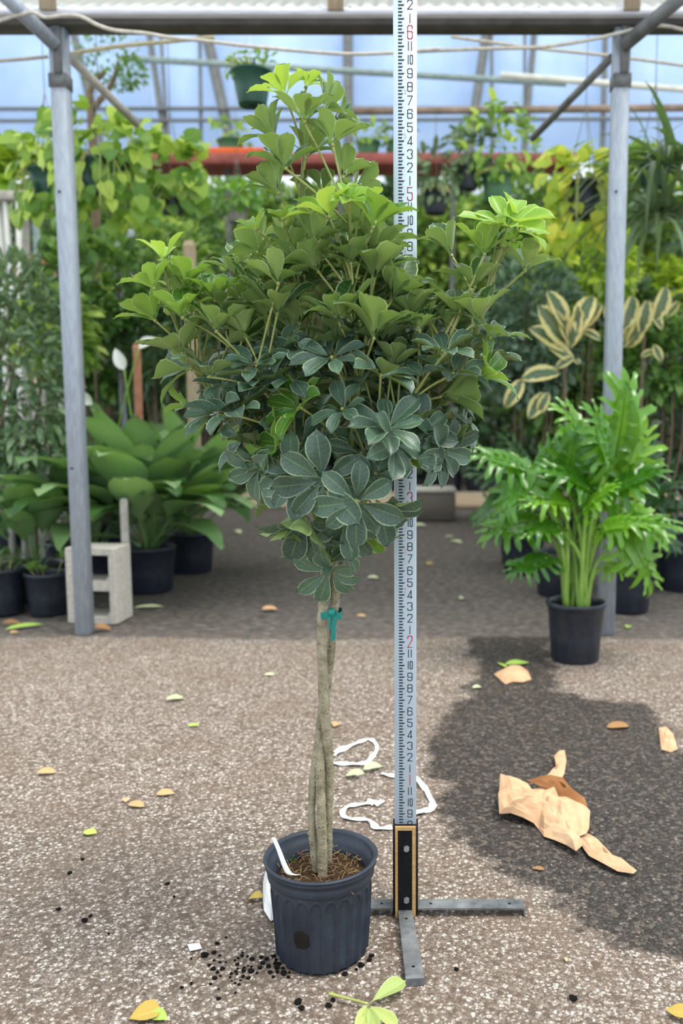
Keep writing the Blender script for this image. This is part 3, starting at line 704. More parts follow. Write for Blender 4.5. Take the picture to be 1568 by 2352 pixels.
CL = [  # hub px, leaflet length px, axis (right, up, towards camera), opening angle, age, depth offset, leaflets
 (655, 220, 74, -.30, 1, .1, 44, 'y', .00, 7), (702, 200, 46, .35, 1, .1, 38, 'y', .04, 7), (700, 282, 76, 0, 1, .1, 44, 'm', -.05, 8), (742, 254, 76, .75, .7, .1, 42, 'm', .02, 7),
 (768, 270, 58, .9, .25, 0, 40, 'm', .06, 6), (764, 334, 84, .12, 1, .1, 42, 'm', -.04, 8), (632, 318, 80, -.55, .85, .1, 42, 'm', -.02, 7), (657, 388, 90, -.12, 1, .15, 46, 'm', -.07, 8),
 (702, 364, 78, .25, 1, -.1, 36, 'm', .05, 7), (641, 444, 90, -.5, .9, .1, 38, 'm', -.02, 7), (786, 408, 80, .45, .9, 0, 44, 'm', .03, 7), (812, 430, 70, .8, .5, -.2, 50, 'm', .09, 6), (740, 440, 66, .1, .9, -.2, 60, 'o', .08, 7),
 (756, 500, 98, -.35, .9, .25, 46, 'y', -.09, 7), (803, 462, 50, .1, .7, .6, 62, 'y', -.12, 8), (856, 523, 98, .40, .95, .1, 40, 'l', -.07, 8), (649, 504, 42, 0, .9, .3, 52, 'y', -.02, 6), (589, 527, 46, -.4, .8, .3, 52, 'y', .0, 6), (830, 480, 62, .2, 1, .2, 38, 'y', -.03, 6),
 (376, 600, 76, .05, 1, .1, 34, 'y', -.02, 4), (354, 664, 78, -.32, .95, .1, 42, 'l', -.05, 8), (426, 668, 82, .05, 1, .1, 38, 'l', -.02, 8), (492, 692, 76, .05, 1, .15, 42, 'l', -.03, 8), (357, 737, 84, -.55, .85, .1, 36, 'l', .0, 7),
 (420, 731, 80, -.15, 1, .15, 44, 'l', -.07, 8), (452, 758, 52, 0, 1, .1, 42, 'm', -.02, 7), (497, 762, 80, .05, 1, .2, 44, 'm', -.08, 8), (523, 795, 104, .6, .85, .1, 40, 'm', -.02, 6), (417, 812, 92, -.35, .9, .1, 52, 'm', -.04, 7), (439, 848, 96, -.85, .35, .1, 42, 'm', -.02, 6), (440, 930, 56, -.9, .3, .1, 30, 'l', .0, 4),
 (589, 842, 80, .05, .9, .45, 58, 'o', -.06, 9), (510, 888, 62, 0, .9, .4, 58, 'o', -.04, 9), (538, 953, 100, -.25, .9, .3, 52, 'o', -.08, 8), (636, 722, 92, 0, 1, .2, 44, 'm', -.06, 8), (671, 617, 74, -.3, .9, .1, 50, 'm', .0, 8), (598, 645, 70, -.1, 1, -.1, 42, 'm', .06, 8), (560, 700, 70, -.3, .9, -.1, 50, 'm', .08, 7),
 (671, 877, 84, -.15, .9, .4, 56, 'o', -.08, 8), (693, 938, 90, -.5, .6, .5, 62, 'l', -.10, 8), (686, 806, 80, -.3, .9, .3, 60, 'o', -.05, 8), (640, 800, 74, -.2, .8, .5, 64, 'o', -.03, 8),
 (806, 606, 76, -.1, 1, .15, 44, 'm', -.08, 8), (731, 625, 94, -.4, .9, .1, 40, 'm', -.05, 8), (860, 642, 106, .1, 1, .1, 36, 'm', -.06, 9), (778, 740, 104, -.25, 1, .15, 44, 'm', -.10, 8), (858, 778, 112, .18, 1, .1, 42, 'm', -.10, 9),
 (900, 690, 104, .45, .9, .1, 38, 'm', -.05, 7), (1046, 722, 84, .05, 1, .15, 46, 'm', -.04, 8), (963, 760, 68, 0, 1, .15, 44, 'm', -.06, 8), (1027, 752, 56, -.1, 1, .1, 44, 'm', -.02, 7), (874, 864, 94, .35, .85, .2, 56, 'o', -.12, 9), (762, 822, 80, -.1, .8, .5, 66, 'o', -.12, 8), (1040, 860, 84, .1, .9, .3, 58, 'o', -.07, 8),
 (920, 830, 70, 0, .9, .4, 60, 'o', -.05, 8), (820, 700, 60, .1, 1, .2, 55, 'm', .04, 7), (720, 720, 70, -.1, 1, .1, 50, 'm', .03, 8),
 (1163, 520, 92, .0, .75, .5, 66, 'y', -.02, 9), (1188, 532, 78, .5, .7, .3, 58, 'y', .02, 8), (1112, 585, 82, -.05, 1, .15, 42, 'l', -.04, 8), (1037, 588, 82, -.35, .95, 0, 26, 'm', .08, 5), (1090, 660, 86, -.15, 1, .1, 40, 'm', -.02, 6), (1205, 622, 82, .2, 1, .1, 42, 'm', .06, 7), (1178, 553, 22, .2, .3, .9, 70, 'y', -.02, 7), (1140, 545, 60, -.4, .8, .3, 56, 'y', .02, 7),
 (1124, 777, 84, .45, .9, .1, 50, 'm', .0, 7), (1104, 868, 88, .8, .6, .2, 48, 'l', -.02, 7), (1010, 912, 108, .95, .3, .1, 34, 'm', -.02, 6), (985, 900, 80, 0, .9, .2, 55, 'm', .03, 7), (1070, 800, 70, .2, .9, .2, 56, 'o', .03, 7),
 (742, 1102, 108, -.05, -.15, 1, 76, 'o', -.16, 8), (818, 1150, 100, .15, -.1, 1, 76, 'o', -.17, 8), (886, 988, 92, .15, .75, .5, 60, 'o', -.14, 8), (903, 1020, 88, .6, .4, .5, 66, 'o', -.13, 7), (997, 1016, 82, .7, .2, .4, 74, 'o', -.05, 8), (649, 1020, 84, -.75, .35, .3, 56, 'l', -.08, 7), (618, 1062, 84, -.5, -.5, .5, 66, 'o', -.05, 7),
 (757, 1309, 84, -.15, -.35, .7, 72, 'o', -.05, 7), (757, 1293, 56, .0, .9, .5, 46, 'o', -.03, 5), (790, 1270, 56, .7, 0, .3, 50, 'o', .02, 5), (866, 1177, 86, .4, -.7, .4, 50, 'l', -.03, 7), (680, 1170, 92, -.1, -1, .3, 38, 'm', -.04, 7), (925, 1045, 66, .2, -.8, .2, 48, 'l', -.02, 6), (862, 1088, 56, .1, .6, .6, 62, 'o', -.08, 7), (786, 940, 68, -.3, .7, .6, 64, 'o', -.12, 7),
 (600, 1075, 90, -.5, -.3, .5, 64, 'o', -.04, 8), (560, 1010, 88, -.7, .2, .4, 60, 'o', .0, 7), (700, 1180, 100, -.2, -.8, .5, 50, 'o', -.10, 8), (790, 1190, 96, .1, -.7, .7, 56, 'o', -.10, 8), (870, 1155, 92, .4, -.6, .6, 60, 'o', -.10, 8),
 (1010, 1030, 88, .6, -.2, .5, 66, 'o', -.06, 8), (960, 1000, 92, .3, .3, .8, 68, 'o', -.08, 8), (680, 1090, 90, -.3, 0, .9, 70, 'o', -.10, 8), (720, 1225, 80, -.2, -.9, .3, 40, 'm', -.02, 6), (840, 1215, 70, .3, -.9, .2, 40, 'l', .02, 5), (505, 950, 90, -.5, .6, .4, 58, 'o', -.04, 8),
 (560, 930, 84, -.3, .8, .2, 60, 'o', .03, 7), (950, 960, 84, .2, .7, .4, 66, 'o', -.03, 8), (690, 1020, 74, -.3, .5, .6, 70, 'o', -.04, 7), (830, 1040, 74, 0, .3, .8, 74, 'o', -.06, 7), (740, 1000, 70, -.2, .5, .6, 68, 'o', -.02, 7), (640, 1150, 60, -.8, .1, .1, 30, 'o', .05, 4), (1060, 960, 80, .7, .2, .1, 60, 'o', .05, 7), (1030, 1000, 80, .6, -.1, .2, 60, 'o', .0, 7),
]
_poly = [(580, 560), (700, 500), (880, 540), (960, 680), (1090, 680), (1130, 820), (1040, 990), (900, 1120), (720, 1160), (600, 1060), (500, 900), (400, 780), (390, 700), (500, 690)]
def inpoly(x, y):
    c = False
    for i in range(len(_poly)):
        (x0, y0), (x1, y1) = _poly[i], _poly[i - 1]
        if (y0 > y) != (y1 > y) and x < (x1 - x0) * (y - y0) / (y1 - y0) + x0: c = not c
    return c
rf = random.Random(21); nfill = 0
while nfill < 76:
    x, y = rf.uniform(380, 1130), rf.uniform(500, 1170)
    if inpoly(x, y):
        CL.append((x, y, rf.uniform(66, 92), rf.uniform(-.5, .5), rf.uniform(.5, 1), rf.uniform(-.3, .3), rf.uniform(45, 70), 'm' if y < 760 else 'o', rf.uniform(-.02, .20), 8)); nfill += 1
for k in range(26):
    x, y = 0, 0
    while not inpoly(x, y): x, y = rf.uniform(420, 1120), rf.uniform(530, 1000)
    CL.append((x, y, rf.uniform(74, 98), rf.uniform(-.35, .35), 1, rf.uniform(-.1, .3), rf.uniform(40, 56), 'm' if y < 780 else 'o', rf.uniform(-.10, .02), 8))
LV = {c: [leafmesh('leaflet', leafgrid(prof_obov, .42, 8, 4, cu, fo, wv, i), M['lf_' + c]) for i, (cu, fo, wv) in enumerate(((.10, .50, .07), (.26, .35, .10), (.42, .30, .10), (.20, .65, .12), (.05, .35, .08)))] for c in 'ylmo'}
LG5 = [leafgrid(prof_obov, .42, 7, 4, cu, fo, wv, i) for i, (cu, fo, wv) in enumerate(((.10, .50, .07), (.26, .35, .10), (.42, .30, .10), (.20, .65, .12), (.05, .35, .08)))]
RY = 1.797                                            # plane of the measuring stick's face
RX = (931 - CX) / FPX * (RY * math.cos(TH) + CAM_H * math.sin(TH))
def in_board(p, m=.0035): return abs(p.x - RX) < .0234 + m and RY - m - .001 < p.y < RY + .016 + m and p.z < 2.17
def leaf_hits(lg, Mx):
    vs = [Mx @ v for v in lg[0]]
    return any(in_board(v) for v in vs) or any(in_board((vs[f[0]] + vs[f[2]]) / 2) or in_board((vs[f[0]] + vs[f[1]]) / 2) or in_board((vs[f[1]] + vs[f[2]]) / 2) for f in lg[1])
def line_hits(ln): return any(in_board(a.lerp(b, q / 5), .005) for a, b in zip(ln[:-1], ln[1:]) for q in range(6))
rest = {c: MB() for c in 'ylmo'}
order = sorted(range(len(CL)), key=lambda i: CL[i][8] - CL[i][2] * .001)
budget = 300
for i in order:
    (px, py, Lp, ax, ay, az, phi, cls, dy, n) = CL[i]
    rr = random.Random(1000 + i)
    Y = 1.685 + dy
    if 840 < px < 1010 and Y > RY - .045: Y = RY - .045          # stay in front of the board
    hub = P(px, py, Y); L = Lp * S(Y) * 1.20; a = Vector((ax, -az, ay)).normalized()
    aim = hub - a * .07 - Vector((0, 0, .05))
    cand = [p for p in samples if p.z < hub.z + .02] or samples
    bp = min(cand, key=lambda p: (p - aim).length + .25 * abs((p - hub).length - .10))
    pl = hub - bp; m1 = bp + pl * .5 + Vector((0, 0, .012)) + (a * -.008)
    ln = smoothline([bp, m1, hub], 4); k = 0
    while line_hits(ln) and k < 14: k += 1; m1.y -= .012; ln = smoothline([bp, m1, hub], 4)
    mb = MB(); tube(mb, ln, [.0026, .0020, .0024], 6)
    tube(mb, [hub - a * .002, hub + a * .004], [.0038, .0028], 6)
    part = mb.build('compound_leaf', M['petiole'], tree)
    t1 = a.cross(Vector((.2, .9, .4))).normalized(); t2 = a.cross(t1); a0 = rr.uniform(0, 6.28)
    single = budget >= n
    if single: budget -= n
    for k in range(n):
        an = a0 + 2 * math.pi * (k + rr.uniform(-.18, .18)) / n; ph = math.radians(phi + rr.uniform(-9, 9))
        rad = t1 * math.cos(an) + t2 * math.sin(an)
        d = a * math.cos(ph) + rad * math.sin(ph); nn = a * math.sin(ph) - rad * math.cos(ph) + rv(rr) * .12
        if cls == 'o': d = d + Vector((0, 0, -.20))
        Ll, Lw, v = L * rr.uniform(.78, 1.05), rr.uniform(.9, 1.12), rr.randrange(5); Mx = frame(hub, d, nn, Ll, Lw); q = 0
        while q < 30 and leaf_hits(LG5[v], Mx): q += 1; d = d.normalized() + Vector((0, -.09, 0)); nn = nn + Vector((0, -.04, .05)); Mx = frame(hub, d, nn, Ll, Lw)   # bends forward off the board
        if single: inst('leaflet', LV[cls][v], Mx, part, tree)
        else: add_leaf(rest[cls], LG5[v], Mx)
restall = MB(); cmap = {'y': 0, 'l': 1, 'm': 2, 'o': 3}
for c, m_ in rest.items():
    b = len(restall.v); restall.v += m_.v; restall.uv += m_.uv; restall.f += [tuple(i + b for i in f) for f in m_.f]; restall.m += [cmap[c]] * len(m_.f)
tag(restall.build('leaflets', [M['lf_y'], M['lf_l'], M['lf_m'], M['lf_o']], tree), kind='stuff')

def ribbon():
    mb = MB(); c = P(757, 1409, 1.682); n = 20; vs = []; fs = []
    for j in range(n + 1):
        a = 2 * math.pi * j / n
        for k in (-1, 1): vs.append(Vector((c.x + .0245 * math.cos(a), c.y + .024 * math.sin(a), c.z + k * .007 + .002 * math.sin(a * 3))))
    for j in range(n): fs.append((2 * j, 2 * j + 2, 2 * j + 3, 2 * j + 1))
    mb.add(vs, fs)
    def tail(p, wd):
        vs = []; 
        for x, y in p:
            q = P(x, y, 1.655); vs += [q + Vector((-wd, 0, 0)), q + Vector((wd, -.002, 0))]
        mb.add(vs, [(2 * i, 2 * i + 1, 2 * i + 3, 2 * i + 2) for i in range(len(p) - 1)])
    tail([(768, 1402), (768, 1420), (766, 1445), (765, 1471)], .0045); tail([(757, 1410), (757, 1428), (756, 1445)], .0025)
    mb2 = MB(); box(mb2, tuple(P(755, 1414, 1.655)), tuple(P(768, 1400, 1.645)))
    mb.v += mb2.v; mb.uv += mb2.uv; mb.f += [tuple(i + len(mb.v) - len(mb2.v) for i in f) for f in mb2.f]; mb.m += mb2.m
    o = mb.build('ribbon_tie', M['teal'], tree); tag(o, 'teal plastic ribbon tied round the trunk')
ribbon()

# ================================================================== MEASURING STICK ON ITS STAND
def gauge():
    base = Vector(((931 - CX) / FPX * (RY * math.cos(TH) + CAM_H * math.sin(TH)), RY, 0)); X0 = base.x
    r = empty('measuring_stick', base, 'white measuring stick with inch numbers on a black three-legged stand', 'ruler')
    W = .0468; x0 = X0 - W / 2; ztop = 2.16
    mb = MB(); box(mb, (x0, RY, .03), (x0 + W, RY + .016, ztop), bev=.003); rul = mb.build('ruler_board', M['ruler'], r)
    yf = RY - .0004; mb = MB(); inch = .0254
    for q in range(8 * 4 - 1, 84 * 4):
        z = q * inch / 4
        if z > ztop - .01: break
        ln = .0126 if q % 4 == 0 else (.0098 if q % 4 == 2 else .0076); tx = x0 + .0098; hh = .0015; sl = .0022 if q % 2 == 0 else 0
        mb.add([Vector((tx, yf, z - hh)), Vector((tx + ln - sl, yf, z - hh)), Vector((tx + ln, yf, z + hh)), Vector((tx, yf, z + hh))], [(0, 1, 2, 3)])
    mb.build('tick_marks', M['ink'], rul, r)
    D = {'0': [[(0, .2), (.2, 0), (.8, 0), (1, .2), (1, 1.8), (.8, 2), (.2, 2), (0, 1.8), (0, .2)]], '1': [[(.5, 0), (.5, 2)]], '2': [[(0, 1.55), (0, 1.8), (.2, 2), (.8, 2), (1, 1.8), (1, 1.3), (0, 0), (1, 0)]],
         '3': [[(0, 1.6), (0, 1.8), (.2, 2), (.8, 2), (1, 1.8), (1, 1.25), (.75, 1.05), (1, .85), (1, .2), (.8, 0), (.2, 0), (0, .2), (0, .5)]], '4': [[(.78, 0), (.78, 2), (0, .38), (1, .38)]],
         '5': [[(1, 2), (0, 2), (0, 1.2), (.8, 1.2), (1, 1), (1, .2), (.8, 0), (.2, 0), (0, .2), (0, .55)]], '6': [[(1, 1.5), (1, 1.8), (.8, 2), (.2, 2), (0, 1.8), (0, .2), (.2, 0), (.8, 0), (1, .2), (1, .95), (.8, 1.12), (0, 1.12)]],
         '7': [[(0, 2), (1, 2), (.2, 0)]], '8': [[(.15, 1.08), (0, 1.25), (0, 1.8), (.2, 2), (.8, 2), (1, 1.8), (1, 1.25), (.85, 1.08), (.15, 1.08), (0, .9), (0, .2), (.2, 0), (.8, 0), (1, .2), (1, .9), (.85, 1.08)]],
         '9': [[(0, .5), (0, .2), (.2, 0), (.8, 0), (1, .2), (1, 1.8), (.8, 2), (.2, 2), (0, 1.8), (0, 1.05), (.2, .88), (1, .88)]]}
    def glyph(mb, s, xc, zc, wd, ht, th):
        n = len(s); cw = wd if n == 1 else wd * .5
        for i, ch in enumerate(s):
            gx = xc - wd / 2 if n == 1 else xc + (-.0034 if i == 0 else .0028) - cw / 2
            if s == '11': gx = xc + (-.0030 if i == 0 else .0030) - cw / 2
            for st in D[ch]:
                pts = [Vector((gx + p[0] * cw, yf, zc - ht / 2 + p[1] * ht / 2)) for p in st]
                for a, b in zip(pts[:-1], pts[1:]):
                    d = (b - a).normalized(); nrm = Vector((-d.z, 0, d.x)) * th / 2; a2 = a - d * th * .35; b2 = b + d * th * .35
                    mb.add([a2 - nrm, b2 - nrm, b2 + nrm, a2 + nrm], [(3, 2, 1, 0)])
    xn = x0 + W * .705
    for k in range(8, 84):
        z = k * inch + .0008
        if z > ztop - .02: break
        mb = MB(); red = k % 12 == 0
        if red: glyph(mb, str(k // 12), xn, z, .0092, .0246, .0019)
        else: glyph(mb, str(k % 12), xn, z, .0092, .0166, .0017)
        mb.build('numeral', M['ink_red' if red else 'ink'], rul, r)
        if k % 12 in (4, 8) and k >= 12:
            mb = MB(); glyph(mb, str(k // 12), x0 + W * .50, k * inch + (.010 if k % 12 == 4 else -.008), .0032, .0085, .0008); mb.build('numeral', M['ink_pink'], rul, r)
    # holder
    hz = P(931, 1900, RY - .022).z; hw = .0272
    mb = MB(); box(mb, (X0 - hw, RY - .016, .004), (X0 + hw, RY + .03, hz - .004), bev=.002); mb.build('holder', M['black'], r)
    mb = MB(); yq = RY - .0225
    box(mb, (X0 - .0222, yq, .004), (X0 - .0165, RY - .016, hz)); box(mb, (X0 + .0145, yq, .004), (X0 + .0222, RY - .016, hz)); box(mb, (X0 - .0165, yq, hz - .0075), (X0 + .0145, RY - .016, hz))
    mb.build('wood_edging', M['wood_tan'], r, smooth=False)
    mb = MB(); box(mb, (X0 - .0160, yq + .001, .004), (X0 + .0140, RY - .0165, hz - .0080)); mb.build('front_strip', M['black'], r, smooth=False)
    for py in (1949, 2067):
        p = P(933, py, yq); mb = MB(); vs = []; 
        for k in range(6):
            a = math.pi / 3 * k + .5
            vs += [Vector((p.x + .0068 * math.cos(a), yq + .001, p.z + .0068 * math.sin(a))), Vector((p.x + .0062 * math.cos(a), yq - .005, p.z + .0062 * math.sin(a)))]
        fs = [(2 * k, 2 * ((k + 1) % 6), 2 * ((k + 1) % 6) + 1, 2 * k + 1) for k in range(6)] + [tuple(2 * k + 1 for k in range(6))]
        mb.add(vs, fs); mb.build('bolt', M['bolt'], r, smooth=False)
    # legs: flat bars with a turned-down end
    zt_ = .020
    def leg(p0, p1, wd0, wd1):
        d = (p1 - p0); d.z = 0; d.normalize(); n = Vector((-d.y, d.x, 0)); mb = MB(); vs = []
        for p, w_, z in ((p0, wd0, zt_), (p1, wd1, zt_), (p1 + d * .004, wd1, zt_ - .004), (p1 + d * .005, wd1, .001)):
            for s_ in (-1, 1): vs.append(Vector((p.x, p.y, z)) + n * s_ * w_ / 2)
        for p, w_, z in ((p0, wd0, zt_ - .004), (p1 - d * .002, wd1, zt_ - .004), (p1, wd1, zt_ - .006), (p1 + d * .001, wd1, .001)):
            for s_ in (-1, 1): vs.append(Vector((p.x, p.y, z)) + n * s_ * w_ / 2)
        fs = []
        for i in range(3):
            a = 2 * i; fs += [(a, a + 2, a + 3, a + 1), (8 + a, 9 + a, 11 + a, 10 + a), (a, 8 + a, 10 + a, a + 2), (a + 1, a + 3, 11 + a, 9 + a)]
        fs += [(6, 14, 15, 7), (0, 1, 9, 8)]
        mb.add(vs, fs); o = mb.build('leg', M['arm'], r, smooth=False)
        for q in (.15, .88):
            c = p0.lerp(p1, q); m2 = MB(); tube(m2, [(c.x, c.y, zt_ - .002), (c.x, c.y, zt_ + .0004)], .0032, 10); m2.build('bolt_hole', M['black'], o, r)
    ya = RY + .004
    xr = P(1199, 2086, ya).x; e = G(952, 2240, zt_)
    leg(Vector((X0 + .02, ya, 0)), Vector((xr, ya, 0)), .036, .036)
    leg(Vector((X0 - .02, ya, 0)), Vector((X0 - (xr - X0) * .92, ya, 0)), .036, .036)
    leg(Vector((X0 - .001, RY - .02, 0)), Vector((e.x, e.y, 0)), .030, .036)
gauge()

# ================================================================== BACKGROUND PLANTS
def stand_pot(root, c, rt, h, mat='pot_black'):
    add_pot(root, c, rt, rt * .82, h, M[mat], 24)
def shrub(px, py, Y, hw, hh, leafpx, n, mat, lab, shape='ell', pot=.14, cat='shrub', up=.5, stems=5, potmat='pot_black', name='potted_shrub', group=None, deep=1.0):
    rr = random.Random(int(px * 7 + py * 13)); lo_, hi_ = (11.75, 14.25) if Y > 11 else (4.8, 9.2); best = None
    for i in range(0, 90):                                # the nearest depth, going back, at which its crown is clear of its neighbours' crowns
        y_ = Y + i * .05
        if not lo_ <= y_ <= hi_: continue
        c = P(px, py, y_); s = S(y_); ry = min(hw * s, .38) * deep; m_ = leafpx * s * .6
        bx_ = (c.x - hw * s - m_, c.x + hw * s + m_, y_ - ry - m_, y_ + ry + m_)
        ov = sum(max(0, min(bx_[1], b[1]) - max(bx_[0], b[0])) * max(0, min(bx_[3], b[3]) - max(bx_[2], b[2])) for b in CROWN if len(b) < 5 or c.z + hh * s > b[4])
        if best is None or ov + .002 * i < best[0]: best = (ov + .002 * i, y_, bx_)
        if ov == 0: break
    Y = best[1]; CROWN.append(best[2]); c = P(px, py, Y); s = S(Y)
    rx, rz = hw * s, hh * s; ry = min(rx, .38) * deep
    base = Vector((*place(c.x, Y, pot, .35, .9, .05), 0)); r = empty(name, base, lab, cat, group)
    if pot:
        stand_pot(r, base, pot, pot * 1.8, potmat); z0 = pot * 1.5
    else: z0 = 0
    mb = MB()
    for k in range(stems):
        q = rv(rr); top = Vector((c.x + q.x * rx * .6, c.y + q.y * ry * .6, c.z + q.z * rz * .5 + rz * .2)); b0 = base + Vector((q.x * .05, q.y * .05, z0))
        tube(mb, smoothline([b0, (b0 + top) / 2 + Vector((q.x * .1, q.y * .1, 0)), top], 4), [.010, .005], 6)
    mb.build('stems', M['stem_brown'], r)
    mb = MB(); L0 = leafpx * s
    for k in range(n):
        q = rv(rr); q = q.normalized() * (q.length ** .45)
        p = Vector((c.x + q.x * rx, c.y + q.y * ry, c.z + q.z * rz))
        d = (q * .9 + rv(rr) * .9 + Vector((0, 0, up * .4))); nn = Vector((0, -.3, 1)) + rv(rr) * .9
        add_leaf(mb, LOW[shape][rr.randrange(3)], frame(p, d, nn, L0 * rr.uniform(.6, 1.25)))
    tag(mb.build('foliage', M[mat], r), kind='stuff')
    return r
CROWN = []
SH = [
 (45, 850, 4.9, 105, 235, 34, 900, 'fo_grey', 'tall grey-green shrub crowding the side of the steel post by the block', 'lance', .16),
 (215, 665, 6.4, 130, 105, 34, 520, 'fo_mid', 'mid-green bushy shrub behind the post, below the hanging pothos', 'ell', .16),
 (360, 620, 7.4, 110, 110, 26, 460, 'fo_light', 'loose light green shrub behind the pale wooden stake', 'ell', .16),
 (520, 560, 7.9, 130, 130, 22, 800, 'fo_light', 'yellow-green speckled shrub under the grey hanging pot', 'ell', .16),
 (690, 640, 7.2, 150, 140, 30, 620, 'fo_mid', 'mid-green shrub hidden behind the umbrella tree crown', 'ell', .16),
 (470, 770, 6.9, 130, 110, 34, 500, 'fo_dark', 'dark green shrub behind the pale wooden stake and umbrella tree', 'ell', .16),
 (620, 900, 7.0, 170, 130, 36, 620, 'fo_dark', 'dark leafy shrub low behind the umbrella tree crown', 'ell', .16),
 (840, 760, 7.3, 150, 160, 34, 560, 'fo_dark', 'dark green shrub behind the measuring stick', 'ell', .16),
 (1000, 570, 7.0, 85, 90, 34, 380, 'fo_light', 'light green leafy shrub beside the measuring stick', 'ell', .16),
 (1120, 570, 7.6, 110, 100, 28, 520, 'fo_light', 'pale green shrub below the green hanging pot', 'ell', .16),
 (1010, 760, 6.6, 130, 130, 30, 560, 'fo_mid', 'mid-green shrub between measuring stick and variegated plant', 'ell', .16),
 (1335, 610, 6.5, 110, 85, 30, 520, 'fo_lime', 'lime green shrub behind the post by the split-leaf plant', 'ell', .16),
 (1215, 760, 5.9, 110, 150, 26, 900, 'fo_blue', 'dense small-leaved blue-green shrub behind the variegated plant', 'ell', .16),
 (1130, 950, 6.1, 130, 110, 34, 560, 'fo_dark', 'dark shrub behind the left-hand leaves of the split-leaf plant', 'ell', .16),
 (1330, 900, 5.6, 140, 110, 34, 640, 'fo_mid', 'mid-green shrub directly behind the split-leaf plant', 'ell', .16),
 (1525, 665, 5.4, 75, 45, 34, 420, 'fo_lime', 'bright lime shrub under the strap-leaved plant', 'ell', .16),
 (1500, 820, 5.7, 110, 90, 32, 560, 'fo_mid', 'olive green shrub right of the post, under the lime shrub', 'ell', .16),
 (1540, 990, 5.3, 100, 130, 46, 360, 'fo_dark', 'dark long-leaved shrub beside the split-leaf plant', 'lance', .18),
 (1450, 480, 6.6, 90, 110, 36, 420, 'fo_light', 'light green shrub behind the strap-leaved plant', 'ell', .16),
 (15, 395, 6.25, 50, 55, 44, 110, 'fo_lime', 'bright green leafy shrub above the white pipe rack', 'heart', .16),
 (300, 560, 8.6, 190, 110, 30, 520, 'fo_mid', 'broad mid-green shrub far behind the hanging pothos', 'ell', .18),
 (90, 600, 8.6, 190, 130, 30, 420, 'fo_dark', 'broad dark shrub far behind the white pipe rack', 'ell', .18),
 (720, 540, 8.6, 170, 100, 30, 420, 'fo_light', 'light green shrub in front of the far shelf bench', 'ell', .18),
 (960, 490, 8.8, 120, 70, 34, 300, 'fo_dark', 'dark shrub under the black hanging pots', 'ell', .18),
 (1230, 520, 8.6, 130, 90, 30, 420, 'fo_mid', 'mid-green shrub far behind the lime hanging pothos', 'ell', .18),
 (1420, 620, 8.0, 190, 130, 30, 480, 'fo_dark', 'broad dark shrub far behind the right-hand post', 'ell', .18),
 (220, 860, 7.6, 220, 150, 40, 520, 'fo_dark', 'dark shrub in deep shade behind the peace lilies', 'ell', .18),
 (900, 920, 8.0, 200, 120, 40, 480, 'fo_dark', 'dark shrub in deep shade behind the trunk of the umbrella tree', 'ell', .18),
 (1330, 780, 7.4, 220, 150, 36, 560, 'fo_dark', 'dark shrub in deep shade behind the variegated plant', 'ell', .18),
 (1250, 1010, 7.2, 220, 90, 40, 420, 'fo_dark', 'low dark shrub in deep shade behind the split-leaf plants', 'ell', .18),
 (230, 800, 6.9, 120, 95, 34, 420, 'fo_mid', 'mid-green low shrub behind the peace lilies and the steel post', 'ell', .16),
 (385, 800, 6.5, 100, 100, 34, 380, 'fo_dark', 'dark low shrub behind the large peace lily', 'lance', .16),
 (130, 770, 5.6, 70, 80, 38, 260, 'fo_light', 'pale green shrub beside the steel post, above the clay pots', 'ell', .14),
]
LILY = [leafmesh('leaf', leafgrid(prof_lily, wd, 11, 4, cu, .35, .02, i, sw), M['lily']) for i, (cu, wd, sw) in enumerate(((.18, .24, 0), (.34, .26, .06), (.5, .24, -.06), (.28, .30, .03), (.62, .26, 0)))]
SPATHE = leafmesh('flower', leafgrid(prof_lance, .5, 7, 4, .10, .8, 0, 3), M['spathe'])
def lily(px, Y, n, L, lab, flowers=(), pot=.15, ph=.26, seed=1, spread=1.0):
    rr = random.Random(seed); c = P(px, 1000, Y); base = Vector((*place(c.x, Y, pot + .004, .4, .3), 0)); r = empty('peace_lily', base, lab, 'plant', None)
    stand_pot(r, base, pot, ph)
    o = base + Vector((0, 0, ph * .84))
    for k in range(n):
        an = rr.uniform(0, 6.28) if k % 3 else rr.uniform(3.5, 5.9); el = math.radians(rr.uniform(44, 88)) / max(.6, spread)
        d = Vector((math.cos(an) * math.cos(el), math.sin(an) * math.cos(el), math.sin(el))); nn = Vector((-math.cos(an) * math.sin(el), -math.sin(an) * math.sin(el), math.cos(el)))
        inst('leaf', LILY[rr.randrange(5)], frame(o + Vector((d.x, d.y, 0)) * .04, d, nn, L * rr.uniform(.7, 1.12)), r, r)
    for (fx, fy, FL) in flowers:
        tip = P(fx, fy, Y - .15); d = tip - o; mb = MB(); tube(mb, smoothline([o, o.lerp(tip, .55) + Vector((0, 0, .08)), tip], 5), .005, 6); st = mb.build('flower_stalk', M['petiole_philo'], r)
        inst('flower', SPATHE, frame(tip, Vector((d.x * 2, -.1, .35 if FL else -.5 * abs(d.x))), Vector((0, -.9, .5)), .14), st, r)
